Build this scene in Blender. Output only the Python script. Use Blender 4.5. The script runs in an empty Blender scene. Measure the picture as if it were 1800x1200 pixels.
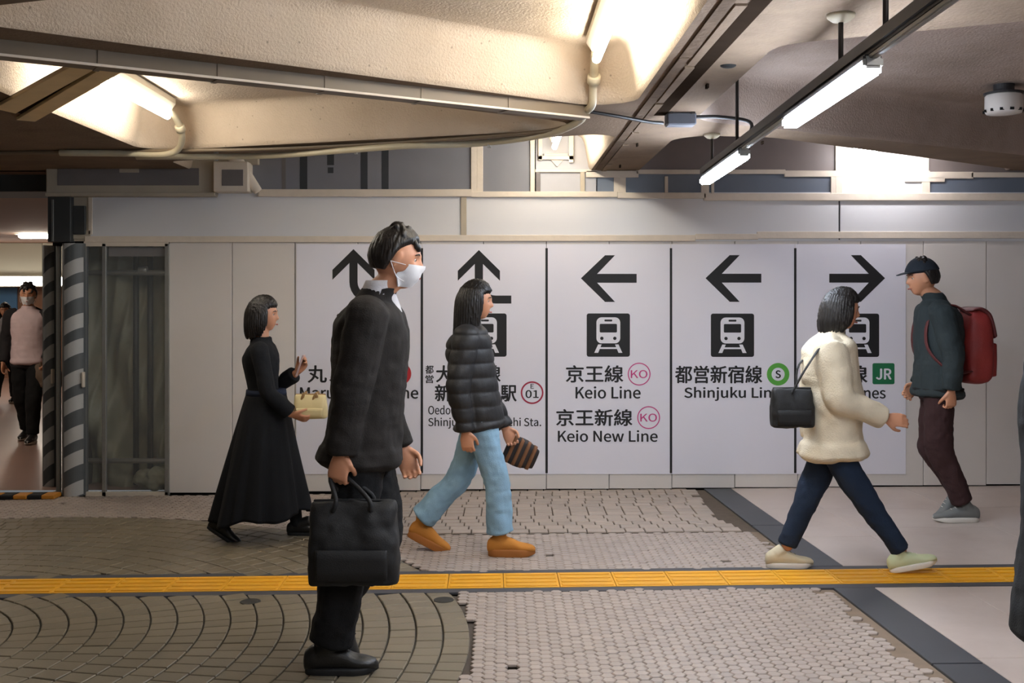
import bpy, bmesh, math, random
import numpy as np
from mathutils import Vector, Matrix, noise
from mathutils.geometry import delaunay_2d_cdt
random.seed(7)
rng = np.random.default_rng(7)
sc = bpy.context.scene
col = sc.collection

# ------------------------------------------------------------------ camera, world, exposure
F, CX, CY, CH = 1920.0, 880.0, 520.0, 1.55          # focal length in pixels, vanishing point, camera height
cd = bpy.data.cameras.new('camera')
cd.sensor_width = 36.0
cd.lens = F * 36.0 / 1800.0
cd.shift_x = (900 - CX) / 1800.0
cd.shift_y = -(600 - CY) / 1800.0
cam = bpy.data.objects.new('camera', cd)
cam.location = (0, 0, CH)
cam.rotation_euler = (math.radians(90), 0, 0)
col.objects.link(cam)
sc.camera = cam
w = bpy.data.worlds.new('world')
w.use_nodes = True
w.node_tree.nodes['Background'].inputs[0].default_value = (0.75, 0.8, 0.85, 1)
w.node_tree.nodes['Background'].inputs[1].default_value = 0.10
sc.world = w
sc.view_settings.view_transform = 'Standard'
sc.view_settings.look = 'None'
sc.view_settings.gamma = 1.0
sc.view_settings.use_curve_mapping = False
sc.view_settings.exposure = 1.0

TUBE = 34.0        # radiance of the ceiling tubes
LAMP = 58.0        # radiance of the hanging lamps
YW = 8.70          # hoarding face
HC = 2.55          # underside of the concrete beams
CT = 2.83          # top of the coffers
SL = 0.0094        # the floor rises slightly to the right
KW = F / YW

def WX(px): return (px - CX) / KW
def WZ(py): return CH - (py - CY) / KW
def PX(px, py, Y): return Vector(((px - CX) * Y / F, Y, CH - (py - CY) * Y / F))
def floor_z(x): return SL * x

# ------------------------------------------------------------------ materials
def srgb(r, g, b):
    f = lambda c: (c / 255 / 12.92) if c / 255 <= 0.04045 else ((c / 255 + 0.055) / 1.055) ** 2.4
    return (f(r), f(g), f(b), 1)

MATS = {}
def mat(name, rgb, rough=0.6, metal=0.0, var=0.0, nscale=8.0, bump=0.0, bscale=60.0, emit=0.0, tile=0.0, spec=0.5,
        stain=None, stain_amt=0.0, stain_scale=1.5, alpha=1.0, trans=0.0, stretch=None, sss=0.0, pit=0.0):
    if name in MATS: return MATS[name]
    m = bpy.data.materials.new(name); m.use_nodes = True
    nt = m.node_tree; b = nt.nodes['Principled BSDF']; N = nt.nodes.new; L = nt.links.new
    c = srgb(*rgb)
    b.inputs['Base Color'].default_value = c
    b.inputs['Roughness'].default_value = rough
    b.inputs['Metallic'].default_value = metal
    b.inputs['Specular IOR Level'].default_value = spec
    if sss:
        b.inputs['Subsurface Weight'].default_value = sss
        b.inputs['Subsurface Radius'].default_value = (0.02, 0.008, 0.004)
    if trans: b.inputs['Transmission Weight'].default_value = trans
    if alpha < 1: b.inputs['Alpha'].default_value = alpha
    if emit:
        b.inputs['Emission Color'].default_value = c
        b.inputs['Emission Strength'].default_value = emit
    tc = None
    def coords():
        nonlocal tc
        if tc is None:
            t = N('ShaderNodeTexCoord'); tc = t.outputs['Object']
            if stretch:
                mp = N('ShaderNodeMapping'); mp.inputs['Scale'].default_value = stretch
                L(tc, mp.inputs['Vector']); tc = mp.outputs['Vector']
        return tc
    last = None
    if var or tile or stain_amt:
        rgbn = N('ShaderNodeRGB'); rgbn.outputs[0].default_value = c; last = rgbn.outputs[0]
        if var:
            n = N('ShaderNodeTexNoise'); n.inputs['Scale'].default_value = nscale; n.inputs['Detail'].default_value = 5
            L(coords(), n.inputs['Vector'])
            mr = N('ShaderNodeMapRange'); mr.inputs['From Min'].default_value = 0.25; mr.inputs['From Max'].default_value = 0.75
            mr.inputs['To Min'].default_value = 1 - var; mr.inputs['To Max'].default_value = 1 + var
            L(n.outputs['Fac'], mr.inputs['Value'])
            mx = N('ShaderNodeVectorMath'); mx.operation = 'SCALE'
            L(last, mx.inputs[0]); L(mr.outputs[0], mx.inputs['Scale']); last = mx.outputs[0]
        if tile:
            oi = N('ShaderNodeObjectInfo'); ge = N('ShaderNodeNewGeometry')
            ad = N('ShaderNodeMath'); ad.operation = 'ADD'; L(oi.outputs['Random'], ad.inputs[0]); L(ge.outputs['Random Per Island'], ad.inputs[1])
            fr = N('ShaderNodeMath'); fr.operation = 'FRACT'; L(ad.outputs[0], fr.inputs[0])
            mr = N('ShaderNodeMapRange'); mr.inputs['To Min'].default_value = 1 - tile; mr.inputs['To Max'].default_value = 1 + tile
            L(fr.outputs[0], mr.inputs['Value'])
            mx = N('ShaderNodeVectorMath'); mx.operation = 'SCALE'
            L(last, mx.inputs[0]); L(mr.outputs[0], mx.inputs['Scale']); last = mx.outputs[0]
        if stain_amt:
            n = N('ShaderNodeTexNoise'); n.inputs['Scale'].default_value = stain_scale; n.inputs['Detail'].default_value = 7
            n.inputs['Roughness'].default_value = 0.65
            L(coords(), n.inputs['Vector'])
            mr = N('ShaderNodeMapRange'); mr.inputs['From Min'].default_value = 0.48; mr.inputs['From Max'].default_value = 0.75
            mr.inputs['To Max'].default_value = stain_amt
            L(n.outputs['Fac'], mr.inputs['Value'])
            mx = N('ShaderNodeMix'); mx.data_type = 'RGBA'
            L(mr.outputs[0], mx.inputs['Factor']); L(last, mx.inputs['A']); mx.inputs['B'].default_value = srgb(*stain)
            last = mx.outputs['Result']
        if pit:
            v = N('ShaderNodeTexVoronoi'); v.inputs['Scale'].default_value = pit; L(coords(), v.inputs['Vector'])
            mr = N('ShaderNodeMapRange'); mr.inputs['From Min'].default_value = 0.03; mr.inputs['From Max'].default_value = 0.10
            mr.inputs['To Min'].default_value = 0.55; mr.inputs['To Max'].default_value = 1
            L(v.outputs['Distance'], mr.inputs['Value'])
            mx = N('ShaderNodeVectorMath'); mx.operation = 'SCALE'
            L(last, mx.inputs[0]); L(mr.outputs[0], mx.inputs['Scale']); last = mx.outputs[0]
        L(last, b.inputs['Base Color'])
    if bump:
        n = N('ShaderNodeTexNoise'); n.inputs['Scale'].default_value = bscale; n.inputs['Detail'].default_value = 4
        L(coords(), n.inputs['Vector'])
        bp = N('ShaderNodeBump'); bp.inputs['Strength'].default_value = bump; bp.inputs['Distance'].default_value = 0.01
        L(n.outputs['Fac'], bp.inputs['Height']); L(bp.outputs[0], b.inputs['Normal'])
    MATS[name] = m
    return m

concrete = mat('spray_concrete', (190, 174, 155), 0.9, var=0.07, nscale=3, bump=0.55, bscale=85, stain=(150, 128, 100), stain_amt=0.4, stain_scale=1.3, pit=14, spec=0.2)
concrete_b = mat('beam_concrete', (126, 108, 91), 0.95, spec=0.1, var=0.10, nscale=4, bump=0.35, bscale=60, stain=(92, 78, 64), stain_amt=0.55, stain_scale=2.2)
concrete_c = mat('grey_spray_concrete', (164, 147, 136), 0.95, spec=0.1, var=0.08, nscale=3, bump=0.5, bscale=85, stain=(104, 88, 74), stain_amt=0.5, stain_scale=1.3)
panel_m = mat('panel_white', (213, 207, 201), 0.42, var=0.015, nscale=3, bump=0.02, bscale=200, tile=0.02)
board_m = mat('upper_board', (212, 212, 214), 0.33, var=0.02, nscale=2, bump=0.03, bscale=6)
tape_m = mat('cream_tape', (212, 200, 184), 0.55, var=0.05, nscale=12, bump=0.2, bscale=25)
frost_m = mat('frosted_sheet', (124, 124, 130), 0.3, var=0.06, nscale=3)
bluegrey_m = mat('bluegrey_sheet', (104, 112, 124), 0.35, var=0.05, nscale=4)
strip_dark = mat('dark_strip', (52, 55, 58), 0.5)
boxbeige = mat('box_beige', (176, 165, 146), 0.6, var=0.06, nscale=6, bump=0.1, bscale=30)
boxgrey = mat('box_grey', (112, 106, 104), 0.5, var=0.08, nscale=7)
darkbox = mat('dark_box', (58, 60, 60), 0.6, var=0.06)
steel = mat('galvanised_steel', (150, 150, 146), 0.45, 0.6, var=0.06, nscale=20)
postgrey = mat('post_grey', (110, 112, 110), 0.5, 0.2)
pipe_m = mat('painted_pipe', (188, 178, 152), 0.45, var=0.06, nscale=9)
rail_m = mat('raceway_brown', (112, 97, 78), 0.5, var=0.05)
black_m = mat('black_print', (18, 17, 19), 0.6)
sheet_m = mat('sign_sheet', (224, 223, 232), 0.40, var=0.008, nscale=2)
magenta = mat('magenta_print', (196, 62, 128), 0.6)
crimson = mat('crimson_print', (160, 34, 62), 0.6)
redring = mat('red_print', (176, 34, 42), 0.6)
green = mat('green_print', (86, 165, 62), 0.6)
jrgreen = mat('dark_green_print', (22, 108, 66), 0.6)
whitep = mat('white_print', (224, 223, 230), 0.6)
grout = mat('mosaic_grout_bed', (78, 68, 58), 0.9, var=0.15, nscale=20)
ring_grout = mat('dark_grout', (58, 54, 46), 0.9, var=0.2, nscale=30)
mortar = mat('brown_mortar', (122, 104, 86), 0.8, var=0.12, nscale=14, bump=0.1, bscale=60)
tile_r = mat('ring_tile_clay', (120, 109, 90), 0.42, tile=0.08, var=0.05, nscale=12, bump=0.06, bscale=80, stain=(92, 86, 68), stain_amt=0.35, stain_scale=5)
tile_h = mat('hexagon_tile_clay', (160, 146, 135), 0.45, tile=0.07, var=0.04, nscale=20, bump=0.05, bscale=90)
tile_b = mat('brick_tile_clay', (160, 146, 133), 0.45, tile=0.08, var=0.04, nscale=14, bump=0.05, bscale=90)
slab_m = mat('terrazzo_slab', (186, 172, 163), 0.34, var=0.06, nscale=2.5, bump=0.02, bscale=120, stain=(150, 128, 116), stain_amt=0.55, stain_scale=0.9)
yellow_m = mat('tactile_yellow', (224, 160, 22), 0.5, var=0.07, nscale=5, tile=0.05, stain=(190, 140, 60), stain_amt=0.4, stain_scale=3)
border_m = mat('border_slate', (64, 64, 68), 0.55, var=0.10, nscale=6)
strip_m = mat('black_strip_stone', (56, 58, 62), 0.42, var=0.15, nscale=3)
iron = mat('cast_iron', (54, 52, 48), 0.6, 0.4, var=0.2, nscale=20)
housing = mat('lamp_housing', (198, 190, 172), 0.5)
charcoal = mat('charcoal_metal', (50, 48, 48), 0.45, 0.3)
tube_warm = mat('tube_glow_warm', (255, 248, 234), 0.4, emit=TUBE)
tube_neutral = mat('tube_glow_neutral', (248, 248, 255), 0.4, emit=TUBE)
tube_cool = mat('tube_glow_cool', (226, 238, 255), 0.4, emit=LAMP)
gap_m = mat('gap_black', (12, 12, 12), 0.9)
tarp_m = mat('grey_tarpaulin', (136, 135, 116), 0.5, var=0.12, nscale=5)
glass_m = mat('clear_pane', (235, 238, 235), 0.06, alpha=0.05)
stripe_w = mat('stripe_white', (168, 168, 166), 0.5)
stripe_g = mat('stripe_grey', (78, 82, 84), 0.5)
brown_ceil = mat('corridor_ceiling', (126, 96, 78), 0.8, var=0.04, nscale=2)
soffit_m = mat('corridor_soffit', (196, 196, 180), 0.5)
wood_m = mat('wood_wall', (150, 112, 88), 0.5, var=0.12, nscale=3, stretch=(6, 6, 0.3))
blue_m = mat('blue_poster', (90, 140, 190), 0.4)
pinkfloor = mat('pink_floor', (150, 122, 110), 0.3, var=0.06, nscale=1.5)

# ------------------------------------------------------------------ helpers
def obj(name, mesh, m=None, parent=None, smooth=False):
    o = bpy.data.objects.new(name, mesh)
    col.objects.link(o)
    if m is not None and not mesh.materials: mesh.materials.append(m)
    if smooth: mesh.polygons.foreach_set('use_smooth', [True] * len(mesh.polygons))
    if parent is not None: attach(o, parent)
    return o

def attach(o, p):
    o.parent = p
    if '_base' in p: o.matrix_parent_inverse = Matrix.Translation(Vector(p['_base'])).inverted()

def sub_part(o, p):
    o.parent = p; o.matrix_parent_inverse = Matrix.Identity(4)

def tag(o, label=None, cat=None, group=None, kind=None):
    if label: o['label'] = label
    if cat: o['category'] = cat
    if group: o['group'] = group
    if kind: o['kind'] = kind
    return o

def thing(name, base, label, cat, group=None, kind=None):
    o = bpy.data.objects.new(name, None); col.objects.link(o)
    o.empty_display_size = 0.1
    o.location = base
    o['_base'] = [float(v) for v in base]
    return tag(o, label, cat, group, kind)

def mesh_from(name, v, f):
    me = bpy.data.meshes.new(name); me.from_pydata([tuple(p) for p in v], [], f); me.update()
    return me

def bm_mesh(name, bm):
    bmesh.ops.recalc_face_normals(bm, faces=bm.faces)
    me = bpy.data.meshes.new(name); bm.to_mesh(me); bm.free(); return me

def box(name, x0, x1, y0, y1, z0, z1, m, parent=None, bevel=0.0):
    bm = bmesh.new()
    bmesh.ops.create_cube(bm, size=1)
    for v in bm.verts:
        v.co = Vector(((x0 + x1) / 2 + v.co.x * (x1 - x0), (y0 + y1) / 2 + v.co.y * (y1 - y0), (z0 + z1) / 2 + v.co.z * (z1 - z0)))
    if bevel: bmesh.ops.bevel(bm, geom=bm.edges[:], offset=bevel, segments=1, affect='EDGES', clamp_overlap=True)
    return obj(name, bm_mesh(name, bm), m, parent)

def wbox(name, px0, px1, py0, py1, m, parent, proud=0.01, depth=0.012, bevel=0.002):
    """a board on the hoarding, edges given where the photograph shows them on that wall"""
    return box(name, WX(px0), WX(px1), YW - proud, YW - proud + depth, WZ(py1), WZ(py0), m, parent, bevel)

def prism(name, pts, z0, z1, m, parent=None, bevel=0.0):
    bm = bmesh.new()
    f = bm.faces.new([bm.verts.new((x, y, z0)) for x, y in pts])
    r = bmesh.ops.extrude_face_region(bm, geom=[f])
    for e in r['geom']:
        if isinstance(e, bmesh.types.BMVert): e.co.z = z1
    if bevel: bmesh.ops.bevel(bm, geom=bm.edges[:], offset=bevel, segments=1, affect='EDGES', clamp_overlap=True)
    return obj(name, bm_mesh(name, bm), m, parent)

def catmull(pts, seg):
    """Catmull-Rom through rows of an array"""
    P = np.asarray(pts, float)
    if len(P) < 3 or seg <= 1: 
        if seg <= 1: return P
        t = np.linspace(0, 1, seg * (len(P) - 1) + 1)[:, None]
        return P[0] * (1 - t) + P[1] * t
    E = np.vstack([2 * P[0] - P[1], P, 2 * P[-1] - P[-2]])
    out = []
    for i in range(1, len(E) - 2):
        for k in range(seg):
            t = k / seg
            a, b, c, d = E[i - 1], E[i], E[i + 1], E[i + 2]
            out.append(0.5 * (2 * b + (c - a) * t + (2 * a - 5 * b + 4 * c - d) * t * t + (3 * b - a - 3 * c + d) * t ** 3))
    out.append(P[-1])
    return np.array(out)

class Geo:
    def __init__(s): s.v = []; s.f = []
    def grid(s, rings):
        b = len(s.v); n = len(rings[0])
        for r in rings: s.v += [tuple(p) for p in r]
        for i in range(len(rings) - 1):
            for j in range(n):
                k = (j + 1) % n
                s.f.append((b + i * n + j, b + i * n + k, b + (i + 1) * n + k, b + (i + 1) * n + j))
        s.f.append(tuple(b + j for j in reversed(range(n))))
        e = b + (len(rings) - 1) * n
        s.f.append(tuple(e + j for j in range(n)))
        return s
    def loft(s, secs, seg=5, n=20, dome=0.5, power=1.0):
        """secs: (centre, semi-axis a, semi-axis b)"""
        A = np.array([list(c) + list(a) + list(b) for c, a, b in secs], float)
        A = catmull(A, seg)
        th = np.linspace(0, 2 * math.pi, n, endpoint=False)
        c_, s_ = np.cos(th), np.sin(th)
        if power != 1.0:
            c_ = np.sign(c_) * np.abs(c_) ** power; s_ = np.sign(s_) * np.abs(s_) ** power
        rings = []
        def ring(c, a, b, k=1.0): return [c + k * (a * x + b * y) for x, y in zip(c_, s_)]
        R = [(r[0:3], r[3:6], r[6:9]) for r in A]
        def cap(r0, r1):
            d = r0[0] - r1[0]; L = np.linalg.norm(d); d = d / (L + 1e-9)
            q = dome * min(np.linalg.norm(r0[1]), np.linalg.norm(r0[2]))
            return [ring(r0[0] + d * q * h, r0[1], r0[2], k) for h, k in ((0.97, 0.25), (0.75, 0.66), (0.4, 0.91))]
        if dome: rings += cap(R[0], R[1])
        rings += [ring(*r) for r in R]
        if dome: rings += list(reversed(cap(R[-1], R[-2])))
        return s.grid(rings)
    def limb(s, pts, rad, seg=5, n=16, dome=0.8, flat=1.0, ref=(0, 1, 0)):
        P = [np.array(p, float) for p in pts]
        ref = np.array(ref, float)
        secs = []
        for i, p in enumerate(P):
            t = (P[min(i + 1, len(P) - 1)] - P[max(i - 1, 0)]); t /= np.linalg.norm(t) + 1e-9
            u = ref - t * ref.dot(t)
            if np.linalg.norm(u) < 0.05:
                r2 = np.array((1, 0, 0.3)); u = r2 - t * r2.dot(t)
            u /= np.linalg.norm(u); v = np.cross(t, u)
            r = rad[i]; ra, rb = (r if isinstance(r, tuple) else (r, r))
            secs.append((p, u * ra, v * rb * flat))
        return s.loft(secs, seg, n, dome)
    def ball(s, c, r, n=14):
        c = np.array(c, float); r = np.array(r if hasattr(r, '__len__') else (r, r, r), float)
        rings = []
        for i in range(1, n):
            ph = math.pi * i / n
            rings.append([c + r * np.array((math.sin(ph) * math.cos(t), math.sin(ph) * math.sin(t), math.cos(ph))) for t in np.linspace(0, 2 * math.pi, n * 2, endpoint=False)])
        return s.grid(rings)
    def mesh(s, name): return mesh_from(name, s.v, s.f)

def build(name, geo, m, parent=None, smooth=True):
    me = geo.mesh(name)
    bm = bmesh.new(); bm.from_mesh(me); bmesh.ops.recalc_face_normals(bm, faces=bm.faces); bm.to_mesh(me); bm.free()
    return obj(name, me, m, parent, smooth)

def pipe(name, pts, r, m, parent=None, seg=6, n=12):
    return build(name, Geo().limb(catmull(pts, seg), [r] * len(catmull(pts, seg)), 1, n, 0.3), m, parent)

def hash3(i, j, k):
    h = (i * 374761393 + j * 668265263 + k * 2147483647) & 0xffffffff
    h = ((h ^ (h >> 13)) * 1274126177) & 0xffffffff
    return ((h ^ (h >> 16)) & 0xffff) / 65535.0 * 2 - 1

def vnoise(P):
    P = np.asarray(P, float); I = np.floor(P).astype(np.int64); f = P - I; f = f * f * (3 - 2 * f)
    out = 0
    for a in (0, 1):
        for b in (0, 1):
            for c in (0, 1):
                wgt = (f[:, 0] if a else 1 - f[:, 0]) * (f[:, 1] if b else 1 - f[:, 1]) * (f[:, 2] if c else 1 - f[:, 2])
                out = out + wgt * hash3(I[:, 0] + a, I[:, 1] + b, I[:, 2] + c)
    return out

def remesh(name, geo, voxel, m, parent, smooth=4, disp=None):
    """merge overlapping closed lofts into one continuous skin"""
    me = geo.mesh(name + '_raw')
    bm = bmesh.new(); bm.from_mesh(me); bmesh.ops.recalc_face_normals(bm, faces=bm.faces); bm.to_mesh(me); bm.free()
    t = bpy.data.objects.new('raw', me); col.objects.link(t)
    r = t.modifiers.new('r', 'REMESH'); r.mode = 'VOXEL'; r.voxel_size = voxel
    if smooth:
        s = t.modifiers.new('s', 'SMOOTH'); s.factor = 0.5; s.iterations = smooth
    dg = bpy.context.evaluated_depsgraph_get()
    out = bpy.data.meshes.new_from_object(t.evaluated_get(dg))
    out.name = name
    bpy.data.objects.remove(t); bpy.data.meshes.remove(me)
    if disp is not None:
        n = len(out.vertices)
        co = np.empty(n * 3); out.vertices.foreach_get('co', co); co = co.reshape(-1, 3)
        no = np.empty(n * 3); out.vertex_normals.foreach_get('vector', no); no = no.reshape(-1, 3)
        co = co + no * disp(co)[:, None]
        out.vertices.foreach_set('co', co.ravel()); out.update()
    return obj(name, out, m, parent, True)

# ------------------------------------------------------------------ floor
floor = obj('floor', mesh_from('floor', [(-10, -4.5, -0.02), (9, -4.5, -0.02), (9, 8.95, -0.02), (-10, 8.95, -0.02)], [(0, 1, 2, 3)]), grout)
tag(floor, kind='structure')
floor.rotation_euler = (0, -math.atan(SL), 0)

def floor_pt(px, py):
    """photo pixel -> floor-local x, y"""
    # z = SL*x on the tilted floor
    k = (py - CY) / F
    u = (px - CX) / F
    y = CH / (k + SL * u)
    return u * y, y

CC = (-3.07, 4.86); RO = 2.93; RP = 0.1245     # ring pattern: centre, outer radius, pitch
B0, B1 = 5.80, 6.10                               # tactile band
BR = 0.010                                        # its slight turn
def band(x): return BR * x
ST_R = lambda y: 1.835 + (8.7 - y) * 0.0434      # right edge of the black strip
ST_W = 0.215
def ring_r(x, y): return math.hypot(x - CC[0], y - CC[1])
def in_band(x, y, pad=0.0): return B0 - 0.075 - pad < y - band(x) < B1 + 0.075 + pad

class Prisms:
    """many small tiles, bevelled on top, kept in one mesh"""
    def __init__(s): s.v = []; s.f = []
    def add(s, pts, h=0.0, inset=0.004):
        b = len(s.v); n = len(pts)
        cx = sum(p[0] for p in pts) / n; cy = sum(p[1] for p in pts) / n
        for p in pts: s.v.append((p[0], p[1], -0.012 + h))
        for p in pts: s.v.append((p[0], p[1], -0.003 + h))
        for p in pts:
            dx, dy = cx - p[0], cy - p[1]; L = math.hypot(dx, dy)
            s.v.append((p[0] + dx / L * inset, p[1] + dy / L * inset, h))
        for i in range(n):
            j = (i + 1) % n
            s.f.append((b + i, b + j, b + n + j, b + n + i)); s.f.append((b + n + i, b + n + j, b + 2 * n + j, b + 2 * n + i))
        s.f.append(tuple(b + 2 * n + i for i in range(n)))

def place_tiles(kind, tiles, m, shared=None, limit=300, note=None):
    """tiles: (x, y, pts). The largest in view become objects, the rest one mass."""
    def score(t):
        x, y = t[0], t[1]
        if y < 3.6: return 1e6 - y
        px = CX + F * x / y; py = CY + F * (CH - SL * x) / y
        return y if (-10 < px < 1790 and py < 1212) else 1e5 + y
    tiles = sorted(tiles, key=score)
    meshes = {}
    for x, y, pts, key in tiles[:limit]:
        h = random.uniform(-0.0015, 0.0015)
        if key is not None:
            if key not in meshes:
                p = Prisms(); p.add(pts if key[0] != 'local' else pts); meshes[key] = mesh_from(kind, p.v, p.f)
                meshes[key].materials.append(m)
            ang, ox, oy = key_xf(key, x, y)
            o = obj(kind, meshes[key], m, floor); o.location = (x, y, h)
            if ang is not None: o.rotation_euler = (0, 0, ang)
        else:
            p = Prisms(); p.add([(a - x, b - y) for a, b in pts])
            o = obj(kind, mesh_from(kind, p.v, p.f), m, floor); o.location = (x, y, h)
    if len(tiles) > limit:
        p = Prisms()
        for x, y, pts, key in tiles[limit:]:
            if key is not None:
                ang, _, _ = key_xf(key, x, y); ang = ang or 0
                c, s = math.cos(ang), math.sin(ang)
                q = [(x + a * c - b * s, y + a * s + b * c) for a, b in pts]
            else: q = pts
            p.add(q, random.uniform(-0.0015, 0.0015))
        o = obj(kind + '_field', mesh_from(kind + '_field', p.v, p.f), m, floor)
        o['kind'] = 'stuff'

def key_xf(key, x, y):
    return (math.atan2(y - CC[1], x - CC[0]) if key[0] == 'ring' else None), 0, 0

obj('ring_bed', mesh_from('ring_bed', [(CC[0] + RO * math.cos(a), CC[1] + RO * math.sin(a), -0.0115) for a in np.linspace(0, 2 * math.pi, 96, endpoint=False)], [tuple(range(96))]), ring_grout, floor)
# ring tiles: the same wedge shared by a whole ring
tiles = []
k = 0
r = RO
while r - RP > 0.15:
    r0, r1 = r - RP + 0.009, r - 0.0
    cnt = max(8, int(2 * math.pi * (r - RP / 2) / 0.105))
    da = 2 * math.pi / cnt; off = random.random() * da
    g = 0.0035 / (r)
    for i in range(cnt):
        a = off + i * da; rm = (r0 + r1) / 2
        x, y = CC[0] + rm * math.cos(a), CC[1] + rm * math.sin(a)
        if in_band(x, y, -0.03) or y < 2.9 or x < -5.2 or y > 8.6: continue
        hw0, hw1 = r0 * (da / 2 - g), r1 * (da / 2 - g)
        pts = [(-RP / 2 + 0.0045, -hw0), (RP / 2 - 0.0045, -hw1), (RP / 2 - 0.0045, hw1), (-RP / 2 + 0.0045, hw0)]
        tiles.append((x, y, pts, ('ring', k)))
    r -= RP; k += 1
place_tiles('ring_tile', tiles, tile_r)

# hexagon mosaic
HX, HY = 0.0485, 0.054
hexes = []
hp = [(0.034, 0), (0.0172, 0.0262), (-0.0172, 0.0262), (-0.034, 0), (-0.0172, -0.0262), (0.0172, -0.0262)]
hp = [(a * 0.90, b * 0.93) for a, b in hp]
def brick_zone(x, y): return y > 7.14 and x > -0.95
i0 = int(-5.0 / HX)
for i in range(i0, int(2.1 / HX)):
    for j in range(int(2.9 / HY), int(8.66 / HY)):
        x = i * HX; y = j * HY + (HY / 2 if i % 2 else 0)
        rag = 0.035 + 0.05 * abs(noise.noise((y * 2.3, 1.3, 0))) * (1.6 if y < 5.6 else 1) + 0.035 * (noise.noise((y * 9, 4.1, 0)) > 0.1)
        if x > ST_R(y) - ST_W - rag: continue
        if ring_r(x, y) < RO + 0.022 or in_band(x, y, -0.02) or brick_zone(x, y + 0.03): continue
        if y > 6.2 and x < -4.3: continue
        if random.random() < 0.0025: continue
        hexes.append((x, y, hp, ('hex',)))
place_tiles('hexagon_tile', hexes, tile_h)

# brick field by the hoarding
bricks = []
BW, BH = 0.127, 0.108
row = 0; y = 7.16
while y < 8.68:
    offx = random.random() * BW
    for i in range(-9, 17):
        x = i * BW + offx
        lim = ST_R(y) - ST_W - 0.10 - 0.16 * max(0, noise.noise((row * 1.7, 0.3, 0)))
        if x < -0.95 or x > lim or ring_r(x, y) < RO + 0.05: continue
        hw, hh = BW / 2 - 0.004, BH / 2 - 0.0025
        bricks.append((x, y + BH / 2, [(-hw, -hh), (hw, -hh), (hw, hh), (-hw, hh)], ('brick',)))
    y += BH; row += 1
place_tiles('brick_tile', bricks, tile_b)

obj('brick_bed', mesh_from('brick_bed', [(-1.0, 7.15, -0.0100), (1.9, 7.15, -0.0100), (1.9, 8.7, -0.0100), (-1.0, 8.7, -0.0100)], [(0, 1, 2, 3)]), mat('brick_grout', (84, 72, 60), 0.9, var=0.15, nscale=20), floor)
# mortar bed beside the strip, the strip, the right-hand slabs
o = obj('mortar_bed', mesh_from('mortar_bed', [(ST_R(2.9) - 0.75, 2.9, -0.011), (ST_R(2.9) - ST_W, 2.9, -0.011), (ST_R(8.7) - ST_W, 8.7, -0.011), (ST_R(8.7) - 0.75, 8.7, -0.011)], [(0, 1, 2, 3)]), None, floor)
mm = mat('mosaic_grout', (80, 70, 60), 0.85, var=0.12, nscale=12); o.data.materials.append(mm)
o2 = obj('mortar_edge', mesh_from('mortar_edge', [(ST_R(2.9) - ST_W - 0.2, 2.9, -0.0105), (ST_R(2.9) - ST_W, 2.9, -0.0105), (ST_R(8.7) - ST_W, 8.7, -0.0105), (ST_R(8.7) - ST_W - 0.3, 8.7, -0.0105)], [(0, 1, 2, 3)]), mortar, floor)
ys = [2.9, 4.35, B0 - 0.075]
segs = [(2.9, 4.55), (4.56, B0 - 0.08 + band(1.9)), (B1 + 0.08 + band(1.9), 7.3), (7.31, 8.7)]
for a, b_ in segs:
    prism('strip_stone', [(ST_R(a) - ST_W, a), (ST_R(a), a), (ST_R(b_), b_), (ST_R(b_) - ST_W, b_)], -0.012, 0.001, strip_m, floor, 0.002)
def slab(x0, x1, a, b_, sh):
    f = lambda u, yy: ST_R(yy) + 0.004 + u
    prism('floor_slab', [(f(x0, a), a), (f(x1, a), a), (f(x1, b_), b_), (f(x0, b_), b_)], -0.012, 0.0, slab_m, floor, 0.0015)
for ci, (x0, x1) in enumerate([(0.0, 0.44), (0.442, 1.34), (1.342, 2.24), (2.242, 3.14), (3.142, 4.4)]):
    ysl = [2.9, 3.75 + 0.0 * ci, 4.62, B0 - 0.08 + band(2.5)]
    for a, b_ in zip(ysl[:-1], ysl[1:]): slab(x0, x1, a, b_ - 0.003, 0)
    ysl = [B1 + 0.08 + band(2.5), 6.95 + 0.25 * (ci % 2), 7.85, 8.72]
    for a, b_ in zip(ysl[:-1], ysl[1:]): slab(x0, x1, a, b_ - 0.003, 0)

# tactile band: 300 mm tiles with four raised bars, slate border on both sides
def tactile_mesh():
    bm = bmesh.new()
    def cube(x0, x1, y0, y1, z0, z1, bev):
        r = bmesh.ops.create_cube(bm, size=1)
        for v in r['verts']: v.co = Vector(((x0 + x1) / 2 + v.co.x * (x1 - x0), (y0 + y1) / 2 + v.co.y * (y1 - y0), (z0 + z1) / 2 + v.co.z * (z1 - z0)))
        es = list({e for v in r['verts'] for e in v.link_edges})
        bmesh.ops.bevel(bm, geom=es, offset=bev, segments=1, affect='EDGES')
    cube(-0.1485, 0.1485, -0.15, 0.15, -0.012, 0.003, 0.0015)
    for i in range(4):
        yc = -0.1125 + 0.075 * i
        cube(-0.138, 0.138, yc - 0.017, yc + 0.017, 0.0025, 0.008, 0.003)
    return bm_mesh('tactile_tile', bm)
tm = tactile_mesh(); tm.materials.append(yellow_m)
for i in range(-22, 26):
    x = 0.30 * i + 0.165
    o = obj('tactile_tile', tm, None, floor); o.location = (x, (B0 + B1) / 2 + band(x), 0); o.rotation_euler = (0, 0, BR)
for y0, y1 in ((B0 - 0.075, B0 - 0.003), (B1 + 0.003, B1 + 0.075)):
    prism('border_strip', [(-7, y0 + band(-7)), (7.8, y0 + band(7.8)), (7.8, y1 + band(7.8)), (-7, y1 + band(-7))], -0.012, 0.0005, border_m, floor, 0.001)
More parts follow.
